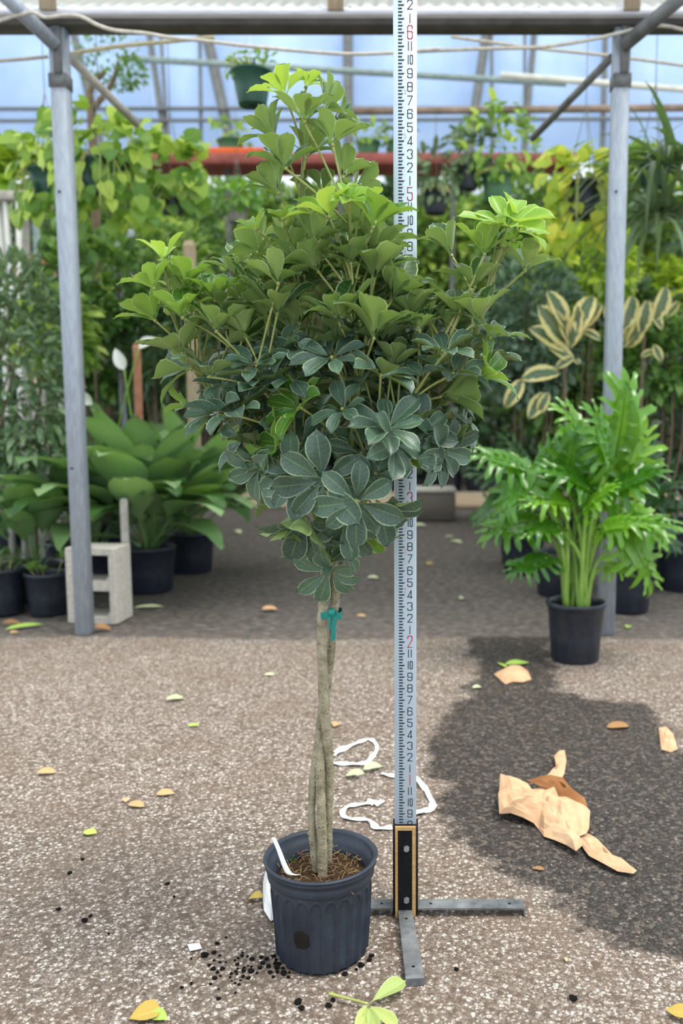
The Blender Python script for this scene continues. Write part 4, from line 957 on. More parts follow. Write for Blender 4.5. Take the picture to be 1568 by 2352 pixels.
# low pots at the left edge with seedlings
def seedling(px, py, rpx, h, lab, n, seed):
    rr = random.Random(seed); g = G(px, py); s = S(g.y); base = Vector((g.x, g.y + rpx * s, 0)); r = empty('potted_seedling', base, lab, 'plant')
    rt = rpx * s; stand_pot(r, base, rt, h)
    for k in range(n):
        q = rv(rr); b = base + Vector((q.x * rt * .5, q.y * rt * .5, h * .85)); top = b + Vector((q.x * .04, q.y * .04, rr.uniform(.04, .10)))
        mb = MB(); tube(mb, [b, top], .003, 5); o = mb.build('sprout', M['petiole'], r)
        for j in range(6):
            d = rv(rr); d.z = abs(d.z) * .7 + .1; inst('leaf', SEED, frame(top, d, Vector((0, 0, 1)), rr.uniform(.05, .08)), o, r)
SEED = leafmesh('leaf', leafgrid(prof_ell, .42, 4, 2, .25, .25), M['grass_new'])
seedling(92, 1420, 52, .23, 'black pot with small pale seedlings beside the concrete block', 4, 4)
seedling(-12, 1418, 52, .25, 'black pot with sprawling seedling leaves at the foot of the tall shrub', 5, 6)

# split-leaf philodendrons
def philo_leaf(seed, mat, droop=.35):
    rr = random.Random(seed); mb = MB(); n = 8
    mb.add(*leafgrid(prof_heart, .46, 7, 4, droop, .25, .08, seed))
    for k in range(n):
        q0 = k / (n - 1); t = .02 + .84 * q0
        for s_ in (-1, 1):
            Ll = (.36 * math.sin(math.pi * (.30 + .58 * q0)) + .13) * rr.uniform(.82, 1.15)
            ang = math.radians(135 - 112 * q0 + rr.uniform(-7, 7)); b = Vector((s_ * .07, t, -droop * t * t + .015))
            d = Vector((s_ * math.sin(ang), math.cos(ang), -.15 - droop * t + rr.uniform(-.35, .25))); nn = Vector((-s_ * .35, .1, 1)) + rv(rr) * .45
            add_leaf(mb, leafgrid(lambda q: max(.0, (.85 + .25 * math.sin(q * 9)) * (1 - max(0, q) ** 3.2) ** .8), .33, 6, 2, .22 + rr.uniform(-.2, .25), .35, .22, seed * 31 + k, s_ * .08), frame(b, d, nn, Ll))
    b = Vector((0, .84, -droop * .7)); add_leaf(mb, leafgrid(prof_lance, .34, 5, 2, .2, .25, .1), frame(b - Vector((0, .06, 0)), Vector((0, 1, -2 * droop)), Vector((0, .6, 1)), .36))
    tube(mb, [(0, i / 6 * .9, -droop * (i / 6 * .9) ** 2 + .006) for i in range(7)], [.013, .004], 5)
    return mb.mesh('leaf', mat)
PHL = [philo_leaf(k, M['philo'], dr) for k, dr in enumerate((.25, .45, .12))]; PHD = [philo_leaf(k + 9, M['philo_dark'], dr) for k, dr in enumerate((.25, .45, .12))]
def philodendron(gx, gy, rt, h, leaves, lab, meshes, seed, potmat='pot_black'):
    rr = random.Random(seed); g = G(gx, gy); base = Vector((g.x, g.y + rt * .85, 0)); Y = base.y
    r = empty('split_leaf_philodendron', base, lab, 'plant'); stand_pot(r, base, rt, h, potmat)
    for (hx, hy, tx, ty, sz, dyy) in leaves:
        hub = P(hx, hy, Y + dyy); tip = P(tx, ty, Y + dyy - .10); b = base + Vector((rr.uniform(-.4, .4) * rt, rr.uniform(-.4, .4) * rt, h * .85))
        mid = (b + hub) / 2 + Vector((0, 0, .05)) + Vector(((b.x - hub.x) * .25, 0, 0))
        mb = MB(); tube(mb, smoothline([b, mid, hub], 6), [.0125, .009, .006], 8); pt = mb.build('petiole', M['petiole_philo'], r)
        d = (tip - hub); inst('leaf', meshes[rr.randrange(3)], frame(hub - d.normalized() * .03, d, Vector((d.x * .3 + rr.uniform(-.3, .3), -.62, .8 + abs(d.x))), d.length * sz), r, r)
philodendron(1330, 1530, .128, .265, [
 (1412, 1052, 1452, 880, 1.15, .05), (1365, 1040, 1320, 925, 1.2, .08), (1395, 1060, 1390, 930, 1.1, -.05), (1200, 1075, 1108, 1022, 1.25, 0), (1215, 1085, 1150, 1170, 1.2, -.05), (1240, 1080, 1275, 985, 1.2, .1), (1300, 1110, 1320, 1000, 1.2, .0),
 (1235, 1195, 1115, 1200, 1.15, .05), (1252, 1282, 1172, 1296, 1.15, -.05), (1385, 1135, 1495, 1075, 1.3, .05), (1420, 1205, 1550, 1180, 1.2, 0), (1440, 1235, 1525, 1325, 1.2, -.02), (1395, 1300, 1448, 1292, 1.1, .05), (1345, 1165, 1400, 1110, 1.2, -.1), (1300, 1150, 1240, 1120, 1.3, -.08), (1440, 1170, 1530, 1240, 1.2, .08), (1370, 1180, 1330, 1090, 1.2, .1), (1330, 1090, 1375, 985, 1.25, .12), (1270, 1130, 1200, 1050, 1.3, .12), (1420, 1120, 1470, 1000, 1.25, .12), (1390, 1210, 1470, 1170, 1.25, -.12), (1280, 1210, 1215, 1190, 1.2, -.1), (1350, 1120, 1290, 1045, 1.2, -.06)],
 'bright split-leaf philodendron in a black pot standing before the steel post', PHL, 5)
philodendron(1205, 1322, .15, .27, [(1200, 1120, 1130, 1060, 1.3, .1), (1160, 1140, 1090, 1190, 1.2, .05), (1240, 1110, 1290, 1040, 1.3, .1), (1210, 1090, 1200, 1010, 1.3, .15), (1190, 1160, 1140, 1230, 1.2, .0), (1250, 1150, 1300, 1180, 1.2, 0)],
 'dark split-leaf philodendron in the black pot left of the bright one', PHD, 6)
philodendron(1452, 1412, .14, .30, [(1450, 1180, 1530, 1110, 1.3, .1), (1480, 1200, 1560, 1250, 1.2, .05), (1430, 1150, 1400, 1060, 1.3, .15), (1470, 1130, 1500, 1040, 1.3, .1), (1440, 1220, 1500, 1280, 1.2, 0), (1500, 1160, 1590, 1150, 1.3, .1)],
 'dark split-leaf philodendron in the black pot right of the bright one', PHD, 7)
g = G(1575, 1366); r = empty('nursery_pot', (g.x, g.y + .14, 0), 'empty black nursery pot right of the split-leaf philodendrons', 'pot'); add_pot(r, Vector((g.x, g.y + .14, 0)), .14, .12, .26, M['pot_black'], 24)

# variegated plants
FIC = [leafmesh('leaf', leafgrid(prof_ell, .42, 6, 4, cu, .35, .02, i), M['ficus']) for i, cu in enumerate((.1, .25, .4))]
def ficus(px, Y, leaves, lab, seed):
    rr = random.Random(seed); c = P(px, 900, Y); base = Vector((*place(c.x, Y, .154, .5, .3, .1), 0)); r = empty('variegated_plant', base, lab, 'plant'); stand_pot(r, base, .15, .26)
    CROWN.append((min(P(l[k], l[k + 1], Y).x for l in leaves for k in (0, 2)), max(P(l[k], l[k + 1], Y).x for l in leaves for k in (0, 2)), Y - .28, Y + .06, min(P(l[k], l[k + 1], Y).z for l in leaves for k in (0, 2)))); mb = MB(); top = P(px, 720, Y); tube(mb, smoothline([base + Vector((0, 0, .2)), (base + top) / 2 + Vector((.03, 0, .1)), top], 6), [.014, .007], 8); mb.build('stem', M['stem_brown'], r)
    for (bx, by, tx, ty) in leaves:
        b = P(bx, by, Y - .05 + rr.uniform(-.05, .05)); t_ = P(tx, ty, Y - .12 + rr.uniform(-.05, .05)); d = t_ - b
        inst('leaf', FIC[rr.randrange(3)], frame(b, d, Vector((rr.uniform(-.4, .4), -1, .5)), d.length * 1.05), r, r)
# strap-leaved plant, hanging at the right
STRAP = [leafmesh('leaf', leafgrid(prof_strap, .07, 9, 2, cu, .3, 0, i, sw), M['strap']) for i, (cu, sw) in enumerate(((.3, 0), (.7, .05), (1.1, -.05), (.9, .1)))]
ZH = 3.42                                             # height of the hanger pipes above the view
for yy, ds in ((5.1, 'nearest the eave beam'), (5.5, 'behind the first one')):
    pipe('hanger_pipe', Vector((-3, yy, ZH + .015)), Vector((3, yy, ZH + .015)), .018, M['steel_dull'], 'grey hanger pipe under the roof ' + ds)
ZRAIL = P(1075, 251, 7.2).z; ZGREEN = P(545, 150, Y9).z
def hanger(r, c, rim, zr, mat='pipe_white', wd=.0025, ZH=ZH):
    for k in range(3):
        a = 2.1 * k + .6; mb = MB(); tube(mb, [(c.x + rim * math.cos(a), c.y + rim * math.sin(a), zr), (c.x, c.y, min(ZH, zr + .45))], wd, 5); mb.build('hanger_wire', M[mat], r)
    if zr + .45 < ZH: mb = MB(); tube(mb, [(c.x, c.y, zr + .45), (c.x, c.y, ZH)], wd, 5); mb.build('hanger_wire', M[mat], r)
def hangpot(px, ptop, pbot, wpx, Y, mat, lab, name='hanging_planter', taper=.72, hang=True, cat='plant', wmat='steel_dull', zh=ZH):
    s = S(Y); t_ = P(px, ptop, Y); b_ = P(px, pbot, Y); h = t_.z - b_.z; rt = wpx * s / 2
    base = Vector((t_.x, Y, b_.z)); r = empty(name, base, lab, cat)
    add_pot(r, base, rt, rt * taper, h, M[mat], 28)
    if hang: hanger(r, base, rt * .95, base.z + h * .97, wmat, .0025, zh)
    return r, base + Vector((0, 0, h)), rt, s
def trail(r, top, rt, s, n, mats, leafpx, wid, upx, downpx, seed, shape='heart', bias=0.0):
    rr = random.Random(seed); ms = [leafmesh('leaf', leafgrid(prof_heart if shape == 'heart' else prof_ell, .72 if shape == 'heart' else .45, 4, 2, cu, .2), M[mats]) for cu in (.15, .35, .5)]
    mb = MB()
    for k in range(max(6, n // 8)):
        an = rr.uniform(0, 6.28); q = top + Vector((math.cos(an) * rt * .9, math.sin(an) * rt * .9, 0))
        e = q + Vector((math.cos(an) * wid * s * rr.uniform(.1, .5), math.sin(an) * .12, -downpx * s * rr.uniform(.3, 1)))
        tube(mb, smoothline([top + Vector((0, 0, -.02)), q + Vector((0, 0, .03)), e], 4), .0035, 5)
    mb.build('vines', M['petiole'], r)
    for k in range(n):
        an = rr.uniform(0, 6.28); u = rr.random()
        rad = wid * s * math.sqrt(rr.random())
        z = rr.uniform(-downpx, upx) * s; 
        if z < 0: rad = max(rad, rt * 1.02)
        p = top + Vector((math.cos(an) * rad + bias * s, -abs(math.sin(an)) * rad * .6 if rr.random() < .7 else abs(math.sin(an)) * rad * .5, z * (1 - .4 * rad / (wid * s + 1e-6)) if z > 0 else z))
        d = Vector((math.cos(an) * .6, -.5, -.9 if z < upx * s * .4 else .2)) + rv(rr) * .7; nn = Vector((math.cos(an) * .5, -.9, .7)) + rv(rr) * .5
        inst('leaf', ms[rr.randrange(3)], frame(p, d, nn, leafpx * s * rr.uniform(.6, 1.2)), r, r)
r, t_, rt, s = hangpot(232, 372, 455, 118, 5.1, 'pot_green', 'big hanging basket of pale pothos in a dark green pot'); trail(r, t_, rt, s, 190, 'pothos', 46, 115, 130, 120, 3)
r, t_, rt, s = hangpot(395, 430, 492, 62, 5.5, 'pot_black', 'hanging pothos in a small black pot beside the big basket'); trail(r, t_, rt, s, 100, 'pothos', 48, 70, 140, 40, 4)
r, t_, rt, s = hangpot(110, 390, 450, 84, 5.5, 'pot_green', 'hanging pothos half hidden by the post near the block'); trail(r, t_, rt, s, 100, 'pothos', 46, 78, 110, 90, 5)
r, t_, rt, s = hangpot(578, 165, 243, 92, 5.1, 'pot_green', 'dark green hanging pot with small succulents above the umbrella tree', wmat='white_plastic', taper=.66)
trail(r, t_, rt, s, 120, 'pothos', 20, 46, 50, 6, 6, 'ell')
r, t_, rt, s = hangpot(1143, 402, 466, 72, 7.2, 'pot_green2', 'bushy plant in the mid-green hanging pot under the rusty rail', taper=.8, zh=ZRAIL); trail(r, t_, rt, s, 200, 'pothos', 30, 78, 180, 10, 7, 'ell')
r, t_, rt, s = hangpot(1075, 384, 436, 54, 7.2, 'pot_black', 'dark leafy plant in the black hanging pot beside the mid-green pot', zh=ZRAIL); trail(r, t_, rt, s, 90, 'strap', 30, 46, 110, 8, 8, 'ell')
r, t_, rt, s = hangpot(1000, 438, 492, 62, 7.2, 'pot_black', 'trailing plant in the black hanging pot nearest the measuring stick', zh=ZRAIL); trail(r, t_, rt, s, 120, 'strap', 28, 60, 110, 20, 9, 'ell')
r, t_, rt, s = hangpot(1342, 420, 502, 88, 5.5, 'pot_black', 'lime yellow pothos spilling from a black hanging pot'); trail(r, t_, rt, s, 130, 'pothos_lime', 44, 85, 85, 130, 10, bias=-14)
r, t_, rt, s = hangpot(545, 470, 512, 52, 9.0, 'pot_grey', 'feathery plant in the grey hanging pot', zh=ZGREEN); trail(r, t_, rt, s, 140, 'philo', 24, 52, 60, 4, 11, 'ell')
r, t_, rt, s = hangpot(1500, 380, 432, 66, 5.1, 'pot_green', 'strap-leaved plant arching from a dark hanging pot at the right'); 
rr = random.Random(5)
for k in range(110):
    an = rr.uniform(0, 6.28); el = math.radians(rr.uniform(5, 85)); d = Vector((math.cos(an) * math.cos(el), math.sin(an) * math.cos(el), math.sin(el)))
    inst('leaf', STRAP[rr.randrange(4)], frame(t_ + Vector((.09 * rr.uniform(-1, 1) + .08, 0, -.02 - (.28 if k % 2 else 0))), d, Vector((-d.x * .6, -d.y * .6, 1)), rr.uniform(.4, .62)), r, r)
for (px, wd, lab, nm, sd_) in ((530, 62, 'shrubby plant in a green pot on the shelf bench by the orange tray', 'pothos', 20), (845, 54, 'plant in a green pot on the shelf bench behind the umbrella tree', 'pothos', 21), (912, 48, 'small plant in a green pot on the shelf bench behind the measuring stick', 'strap', 22)):
    s = S(YB + .2); c = P(px, 330, YB + .2); r = empty('potted_plant', (c.x, YB + .2, ZB), lab, 'plant'); h = 34 * s
    zz = ZB + (.012 if px == 530 else 0); add_pot(r, Vector((c.x, YB + .2, zz)), wd * s / 2, wd * s * .38, h, M['pot_green2'], 20); trail(r, Vector((c.x, YB + .2, zz + h)), wd * s / 2, s, 46, nm, 22, 42, 52, 2, sd_, 'ell')
# small tree high behind the post by the block
def smalltree():
    Y = 7.6; c = P(250, 135, Y); s = S(Y); base = Vector((*place(P(225, 500, Y).x, Y, .204), 0)); r = empty('potted_tree', base, 'small leafy tree rising behind the hanging pothos to the beam', 'tree'); stand_pot(r, base, .2, .36)
    mb = MB(); tube(mb, smoothline([base + Vector((0, 0, .3)), P(212, 320, Y), P(208, 210, Y), P(240, 165, Y)], 6), [.05, .03, .02], 8); tube(mb, smoothline([P(212, 250, Y), P(255, 195, Y), P(272, 140, Y)], 5), [.03, .015], 7); mb.build('trunk', M['stem_brown'], r)
    rr = random.Random(9); mb = MB()
    for k in range(420):
        q = rv(rr); q = q.normalized() * (q.length ** .5); cc = c if k % 3 else P(300, 165, Y)
        p = cc + Vector((q.x * 72 * s, q.y * .25, q.z * 62 * s)) if k % 3 else cc + q * 30 * s
        add_leaf(mb, LOW['ell'][k % 3], frame(p, q + rv(rr), Vector((0, -.3, 1)) + rv(rr), 16 * s * rr.uniform(.6, 1.2)))
    tag(mb.build('foliage', M['fo_mid'], r), kind='stuff')

# white pipe rack, cardboard, stakes, bowls at the left
def rack():
    Y = 6.4; s = S(Y); a = P(-40, 462, Y); b = P(78, 440, Y)
    r = empty('pipe_rack', (b.x - .2, Y, 0), 'rack of white plastic pipes with a grey board top at the left', 'rack')
    mb = MB(); box(mb, (a.x, Y - .05, a.z), (b.x, Y + .35, b.z), bev=.008); mb.build('board_top', M['wood_grey'], r)
    for (x0, x1, wd, mt, yy) in ((12, 30, 12, 'pipe_white', 0), (48, 52, 12, 'pipe_white', -.04), (74, 84, 16, 'pipe_green', .05), (-14, -6, 14, 'pipe_white', .1), (30, 36, 20, 'wood_grey', .18)):
        p = P(x0, 462, Y); q = P(x1, 690, Y); q2 = p + (q - p) * (p.z / (p.z - q.z)); claim(q2.x, Y + yy, .05); mb = MB(); tube(mb, [(p.x, Y + yy, p.z), (q2.x, Y + yy, 0.0)], wd * s / 2, 10); mb.build('pipe_leg', M[mt], r)
    mb = MB(); p = P(50, 645, Y); q = P(78, 645, Y); tube(mb, [(p.x, Y - .04, p.z), (q.x, Y + .05, q.z)], 6 * s, 8); mb.build('cross_pipe', M['pipe_white'], r)
rack()
def boxthing():
    Y = 7.0; a = P(32, 690, Y); b = P(96, 590, Y); r = empty('cardboard_box', ((a.x + b.x) / 2, Y, 0), 'tall brown cardboard box behind the white pipe rack', 'box')
    claim((a.x + b.x) / 2, Y + .15, .2); mb = MB(); box(mb, (a.x, Y, 0), (b.x, Y + .3, b.z - .0), bev=.01); mb.build('carton', M['cardboard'], r)
    mb = MB(); box(mb, (a.x + .01, Y + .01, b.z), (b.x - .01, Y + .12, b.z + .012)); mb.build('flap', M['cardboard'], r)
boxthing()
def stake(px, ptop, Y, wpx, mat, lab, cat='stake'):
    t_ = P(px, ptop, Y); w_ = wpx * S(Y) / 2; mb = MB(); claim(t_.x, Y, w_ * 1.2)
    box(mb, (t_.x - w_, Y - w_ * .5, 0), (t_.x + w_, Y + w_ * .5, t_.z - w_), bev=.003)
    mb.add([Vector(p) for p in ((t_.x - w_, Y - w_ * .5, t_.z - w_), (t_.x + w_, Y - w_ * .5, t_.z - w_), (t_.x + w_, Y + w_ * .5, t_.z - w_), (t_.x - w_, Y + w_ * .5, t_.z - w_), (t_.x - w_ * .7, Y, t_.z), (t_.x + w_ * .7, Y, t_.z))], [(0, 1, 5, 4), (2, 3, 4, 5), (1, 2, 5), (3, 0, 4)])
    tag(mb.build('stake', M[mat], smooth=False), lab, cat)
stake(434, 552, 6.3, 26, 'wood', 'pale wooden stake standing behind the umbrella tree crown')
stake(268, 542, 6.8, 14, 'steel', 'short grey metal stake beside the hanging pothos')
stake(301, 527, 6.9, 14, 'steel', 'grey metal stake between hanging pothos and wooden stake')
stake(313, 790, 5.9, 16, 'terracotta', 'rusty brown stake among the peace lilies')
stake(284, 1145, 4.62, 17, 'wood_grey', 'weathered grey stake rising behind the concrete block')
for (px, pt, pb, wd, mt, lab) in ((92, 862, 890, 36, 'pink_pot', 'pale pink bowl beside the post, above the peace lilies'), (134, 868, 900, 40, 'terracotta', 'small terracotta pot beside the pale pink bowl')):
    Y = 6.0; s = S(Y); t_ = P(px, pt, Y); b_ = P(px, pb, Y); base = Vector((t_.x, Y, 0)); r = empty('clay_pot', Vector((t_.x, Y, 0)), lab, 'pot'); 
    claim(t_.x, Y, .064); mb = MB(); box(mb, (t_.x - .045, Y - .045, 0), (t_.x + .045, Y + .045, b_.z)); mb.build('plinth', M['wood_grey'], r)
    add_pot(r, Vector((t_.x, Y, b_.z)), wd * s * .42, wd * s * .30, t_.z - b_.z, M[mt], 20)

# plants that give way to the pots already standing
lily(330, 5.25, 66, 1.0, 'large peace lily with drooping leaves and white flowers right of the block', ((510, 1090, 0), (470, 952, 1), (285, 850, 1), (212, 930, 1)), .17, .28, 3)
lily(205, 5.32, 40, .92, 'broad-leaved peace lily directly behind the concrete block', ((318, 800, 1),), .16, .26, 5)
lily(40, 4.85, 28, .74, 'peace lily in a black pot at the foot of the grey-green shrub', (), .16, .22, 8)
lily(430, 5.9, 50, 1.0, 'dark peace lily standing furthest back, beside the tan kerb', (), .17, .28, 11)
lily(120, 6.75, 40, 1.0, 'peace lily in shade behind the grey-green shrub', ((40, 1080, 1),), .17, .28, 14)

ficus(1290, 5.15, [(1300, 760, 1270, 655), (1305, 740, 1262, 690), (1310, 800, 1240, 700), (1305, 810, 1232, 735), (1310, 800, 1322, 715), (1320, 790, 1330, 705), (1325, 770, 1355, 655), (1330, 760, 1380, 690), (1335, 760, 1385, 770), (1320, 820, 1275, 838), (1322, 825, 1330, 835), (1195, 872, 1285, 838), (1200, 870, 1165, 930), (1310, 790, 1290, 720), (1320, 830, 1260, 790), (1250, 900, 1215, 960), (1260, 900, 1235, 950)],
      'cream-edged variegated rubber plant left of the post', 3)
ficus(1480, 5.3, [(1470, 770, 1490, 690), (1500, 740, 1545, 655), (1520, 740, 1480, 690), (1530, 730, 1560, 690), (1440, 800, 1480, 740), (1430, 790, 1400, 700), (1430, 800, 1455, 720), (1470, 820, 1500, 800), (1520, 760, 1500, 700), (1430, 760, 1470, 670), (1440, 720, 1410, 690), (1500, 790, 1520, 830)],
      'cream-edged variegated rubber plant between post and lime shrub', 4)

smalltree()
for k, (px, Y) in enumerate(((1030, 11.6), (1100, 11.5), (900, 11.7), (700, 11.6), (560, 11.5))):
    c = P(px, 1100, Y); xx, yy = place(c.x, Y, .195, .2, .5); r = empty('nursery_pot', (xx, yy, 0.0), 'black nursery pot standing in the shade beyond the tan kerb', 'pot', 'black pots beyond the kerb'); add_pot(r, Vector((xx, yy, 0)), .19, .16, .36, M['pot_black'], 20)

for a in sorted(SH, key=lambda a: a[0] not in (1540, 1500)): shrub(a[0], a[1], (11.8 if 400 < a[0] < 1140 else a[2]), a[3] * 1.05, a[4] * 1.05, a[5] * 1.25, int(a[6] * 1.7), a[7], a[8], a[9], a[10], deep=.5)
# ================================================================== LITTER ON THE GROUND
def crumple(pts, mat, name, lab, cat, h=.02, sub=7, amp=.012, group=None, lift=None, mat2=None):
    """a torn sheet: outline on the ground filled by a triangle fan of rings, crumpled upward"""
    c = sum((Vector(p) for p in pts), Vector()) / len(pts); n = len(pts); vs = [c + Vector((0, 0, h))]; fs = []
    for k in range(1, sub + 1):
        for j, p in enumerate(pts):
            q = c.lerp(Vector(p), k / sub); q = Vector(q); u = 1 - (k / sub) ** 2
            z = .003 + h * u + amp * abs(noise.noise(q * 26)) + (lift(q) if lift else 0); q.z = max(.0015, z); vs.append(q)
    for j in range(n): fs.append((0, 1 + j, 1 + (j + 1) % n))
    for k in range(sub - 1):
        a = 1 + k * n
        for j in range(n): fs.append((a + j, a + n + j, a + n + (j + 1) % n, a + (j + 1) % n))
    mb = MB(); mb.add(vs, fs); return mb
def paper():
    out = [(1148, 1798), (1172, 1800), (1196, 1802), (1214, 1814), (1240, 1812), (1262, 1804), (1290, 1812), (1310, 1838), (1344, 1862), (1354, 1886), (1352, 1914), (1346, 1924), (1330, 1932), (1338, 1958), (1322, 1962), (1300, 1948), (1270, 1930), (1248, 1918), (1236, 1898), (1225, 1892), (1200, 1888), (1172, 1878), (1146, 1878), (1143, 1852), (1146, 1824)]
    g0 = [G(x, y + 8) for x, y in out]; cc = sum(g0, Vector()) / len(g0)
    r = empty('kraft_paper', Vector((cc.x, cc.y, 0)), 'large crumpled piece of brown kraft paper lying on the damp patch', 'paper')
    mb = crumple(g0, None, '', '', '', .045, 10, .022, lift=lambda q: .012 + .012 * math.sin(q.x * 30) + .008 * math.sin(q.x * 17 + q.y * 40)); mb.build('sheet', M['kraft'], r, smooth=False)
    g1 = [G(x, y, .0) for x, y in ((1210, 1822), (1240, 1812), (1262, 1808), (1292, 1816), (1312, 1842), (1342, 1866), (1348, 1884), (1338, 1888), (1310, 1880), (1290, 1868), (1270, 1850), (1240, 1838))]
    mb = crumple(g1, None, '', '', '', .02, 5, .012, lift=lambda q: .034); mb.build('folded_back', M['kraft_in'], r, smooth=False)
    g2 = [G(x, y, 0) for x, y in ((1236, 1812), (1262, 1796), (1276, 1776), (1272, 1748), (1284, 1734), (1296, 1736), (1300, 1756), (1296, 1786), (1284, 1812), (1262, 1818))]
    mb = crumple(g2, None, '', '', '', .006, 5, .008, lift=lambda q: .012); mb.build('torn_flap', M['kraft'], r, smooth=False)
    g3 = [G(x, y + 4, 0) for x, y in ((1326, 1926), (1350, 1918), (1368, 1932), (1400, 1962), (1430, 1996), (1462, 2004), (1454, 2012), (1418, 2006), (1384, 1992), (1352, 1972), (1340, 1954))]
    mb = crumple(g3, None, '', '', '', .012, 6, .010, lift=lambda q: .006); mb.build('torn_flap', M['kraft'], r, smooth=False)
paper()
def scrap(pts, mat, lab, name='paper_scrap', cat='paper', h=.01, amp=.01, group=None):
    mb = crumple([G(x, y) for x, y in pts], None, '', '', '', h, 4, amp); tag(mb.build(name, M[mat], smooth=False), lab, cat, group)
scrap([(1134, 1552), (1160, 1538), (1178, 1536), (1196, 1532), (1212, 1544), (1220, 1562), (1200, 1570), (1178, 1568), (1160, 1574), (1146, 1562)], 'kraft', 'small kraft paper scrap near the split-leaf plant pot', h=.03)
scrap([(1512, 1676), (1530, 1672), (1546, 1690), (1556, 1724), (1540, 1730), (1518, 1724)], 'kraft', 'flat kraft paper scrap at the right of the damp patch')
scrap([(430, 2172), (458, 2169), (464, 2182), (436, 2188)], 'white_plastic', 'tiny white label lying left of the black pot', 'plant_label', 'label', .002, .001)
scrap([(612, 1992), (604, 2030), (603, 2070), (606, 2100), (622, 2122), (640, 2110), (640, 2010)], 'white_plastic', 'white plastic sheet scrap tucked behind the black pot', 'plastic_sheet', 'plastic', .05, .01)

def band(pts, wd, mat, name, lab, cat, zf=lambda i, n: .006, parent=None, Y=None):
    ln = smoothline(pts, 6); n = len(ln); vs = []; fs = []
    for i, p in enumerate(ln):
        d = (ln[min(i + 1, n - 1)] - ln[max(i - 1, 0)]).normalized(); s_ = d.cross(Vector((0, 0, 1))).normalized(); tw = .6 * math.sin(i * .55); w_ = (wd if not isinstance(wd, (list, tuple)) else wd[int(i / n * len(wd))]) / 2
        up_ = Vector((0, 0, 1)) * (.25 * math.sin(i * .9)); q = s_ * (.8 + .25 * math.cos(tw * 2)) * 1.25 + up_
        b = p + Vector((0, 0, zf(i, n)))
        e0 = b - q * w_; e1 = b + q * w_
        e0.z = max(e0.z, .002); e1.z = max(e1.z, .003); vs += [e0, b, e1]
    for i in range(n - 1): a = 3 * i; fs += [(a, a + 3, a + 4, a + 1), (a + 1, a + 4, a + 5, a + 2)]
    mb = MB(); mb.add(vs, fs); return tag(mb.build(name, M[mat]), lab, cat)
gg = lambda L: [G(x, y) for x, y in L]
band(gg([(762, 1738), (790, 1722), (830, 1706), (852, 1702), (866, 1720), (856, 1740), (838, 1756), (800, 1758), (764, 1756)]), [.022, .014, .010, .016, .018], 'white_plastic', 'plastic_strip', 'white plastic strip looping out behind the bare trunk', 'strip')
band(gg([(876, 1780), (905, 1786), (950, 1790), (974, 1812), (986, 1834), (994, 1852), (984, 1864), (950, 1870), (920, 1876)]), [.014, .016, .012, .020, .026], 'white_plastic', 'plastic_strip', 'white plastic strip curling behind the foot of the measuring stick', 'strip')
band(gg([(876, 1850), (858, 1846), (838, 1850), (800, 1856), (786, 1872), (800, 1884), (846, 1888), (866, 1906), (900, 1904)]), [.026, .014, .012, .012, .016], 'white_plastic', 'plastic_strip', 'white plastic strip with a curled end between pot and measuring stick', 'strip')
def potstrip():
    a = [P(628, 1924, POT_Y - .045), P(640, 1952, POT_Y - .055), P(652, 1984, POT_Y - .062), P(664, 2006, POT_Y - .068), P(682, 2010, POT_Y - .07)]
    ln = smoothline(a, 5); mb = MB(); vs = []; fs = []
    for i, p in enumerate(ln):
        w_ = .0035 + .003 * i / len(ln); vs += [p + Vector((-w_, 0, -.001)), p + Vector((0, -.0025, .001)), p + Vector((w_, 0, .001))]
    for i in range(len(ln) - 1): q = 3 * i; fs += [(q, q + 1, q + 4, q + 3), (q + 1, q + 2, q + 5, q + 4)]
    mb.add(vs, fs); tag(mb.build('plastic_strip', M['white_plastic']), 'narrow white strip hanging over the rim inside the black pot', 'strip')
potstrip()

DL = {}
def fallen(px, py, lpx, ang, mat, lab, group=None, shape='ell', curl=.2, name='fallen_leaf', wid=1.0):
    key = (mat, shape, curl)
    if key not in DL:
        pr, wd = {'ell': (prof_ell, .5), 'lance': (prof_lance, .24), 'heart': (prof_heart, .75), 'obov': (prof_obov, .42)}[shape]
        DL[key] = leafmesh('fallen_leaf', leafgrid(pr, wd, 6, 4, curl, .35, .05, len(DL)), M[mat])
    g = G(px, py); s = S(g.y); a = math.radians(ang); d = Vector((math.cos(a), math.sin(a), .05))
    o = bpy.data.objects.new(name, DL[key]); col.objects.link(o); L = lpx * s
    o.matrix_world = frame(Vector((g.x, g.y, .004 + L * max(0, curl) * .75)) - d * L * .5, d, Vector((.1, -.15, 1)), L, wid)
    tag(o, lab, 'leaf', group)
gs = 'small dry tan leaves on the pavement'
for (x, y, l_, a) in ((108, 1778, 46, 10), (290, 1841, 30, 100), (314, 1854, 44, -10), (381, 1827, 44, 20), (620, 1402, 40, 15), (830, 1418, 28, -20), (772, 1667, 38, 80)):
    fallen(x, y, l_, a, 'dead_tan', 'small dry tan leaf lying on bare ground', 'small dry tan fallen leaves', curl=.12, wid=1.2)
for (x, y, l_, a) in ((404, 1609, 46, 30), (620, 1553, 24, 10), (546, 1224, 34, -60), (425, 1207, 36, 10), (1034, 1236, 26, 20), (1048, 1248, 34, -30), (966, 1211, 40, 20), (858, 1330, 30, 10), (1062, 1377, 30, 60), (1096, 1582, 28, 30)):
    fallen(x, y, l_, a, 'dead_pale', 'bleached pale green leaf lying on bare ground', 'bleached pale fallen leaves', curl=.15)
fallen(445, 1669, 28, 15, 'dead_green', 'small square-ended green leaf on the pavement beside the trunk', curl=.05)
fallen(206, 1916, 36, 170, 'dead_green', 'rounded bright green leaf alone on the open pavement', curl=.05, wid=1.4)
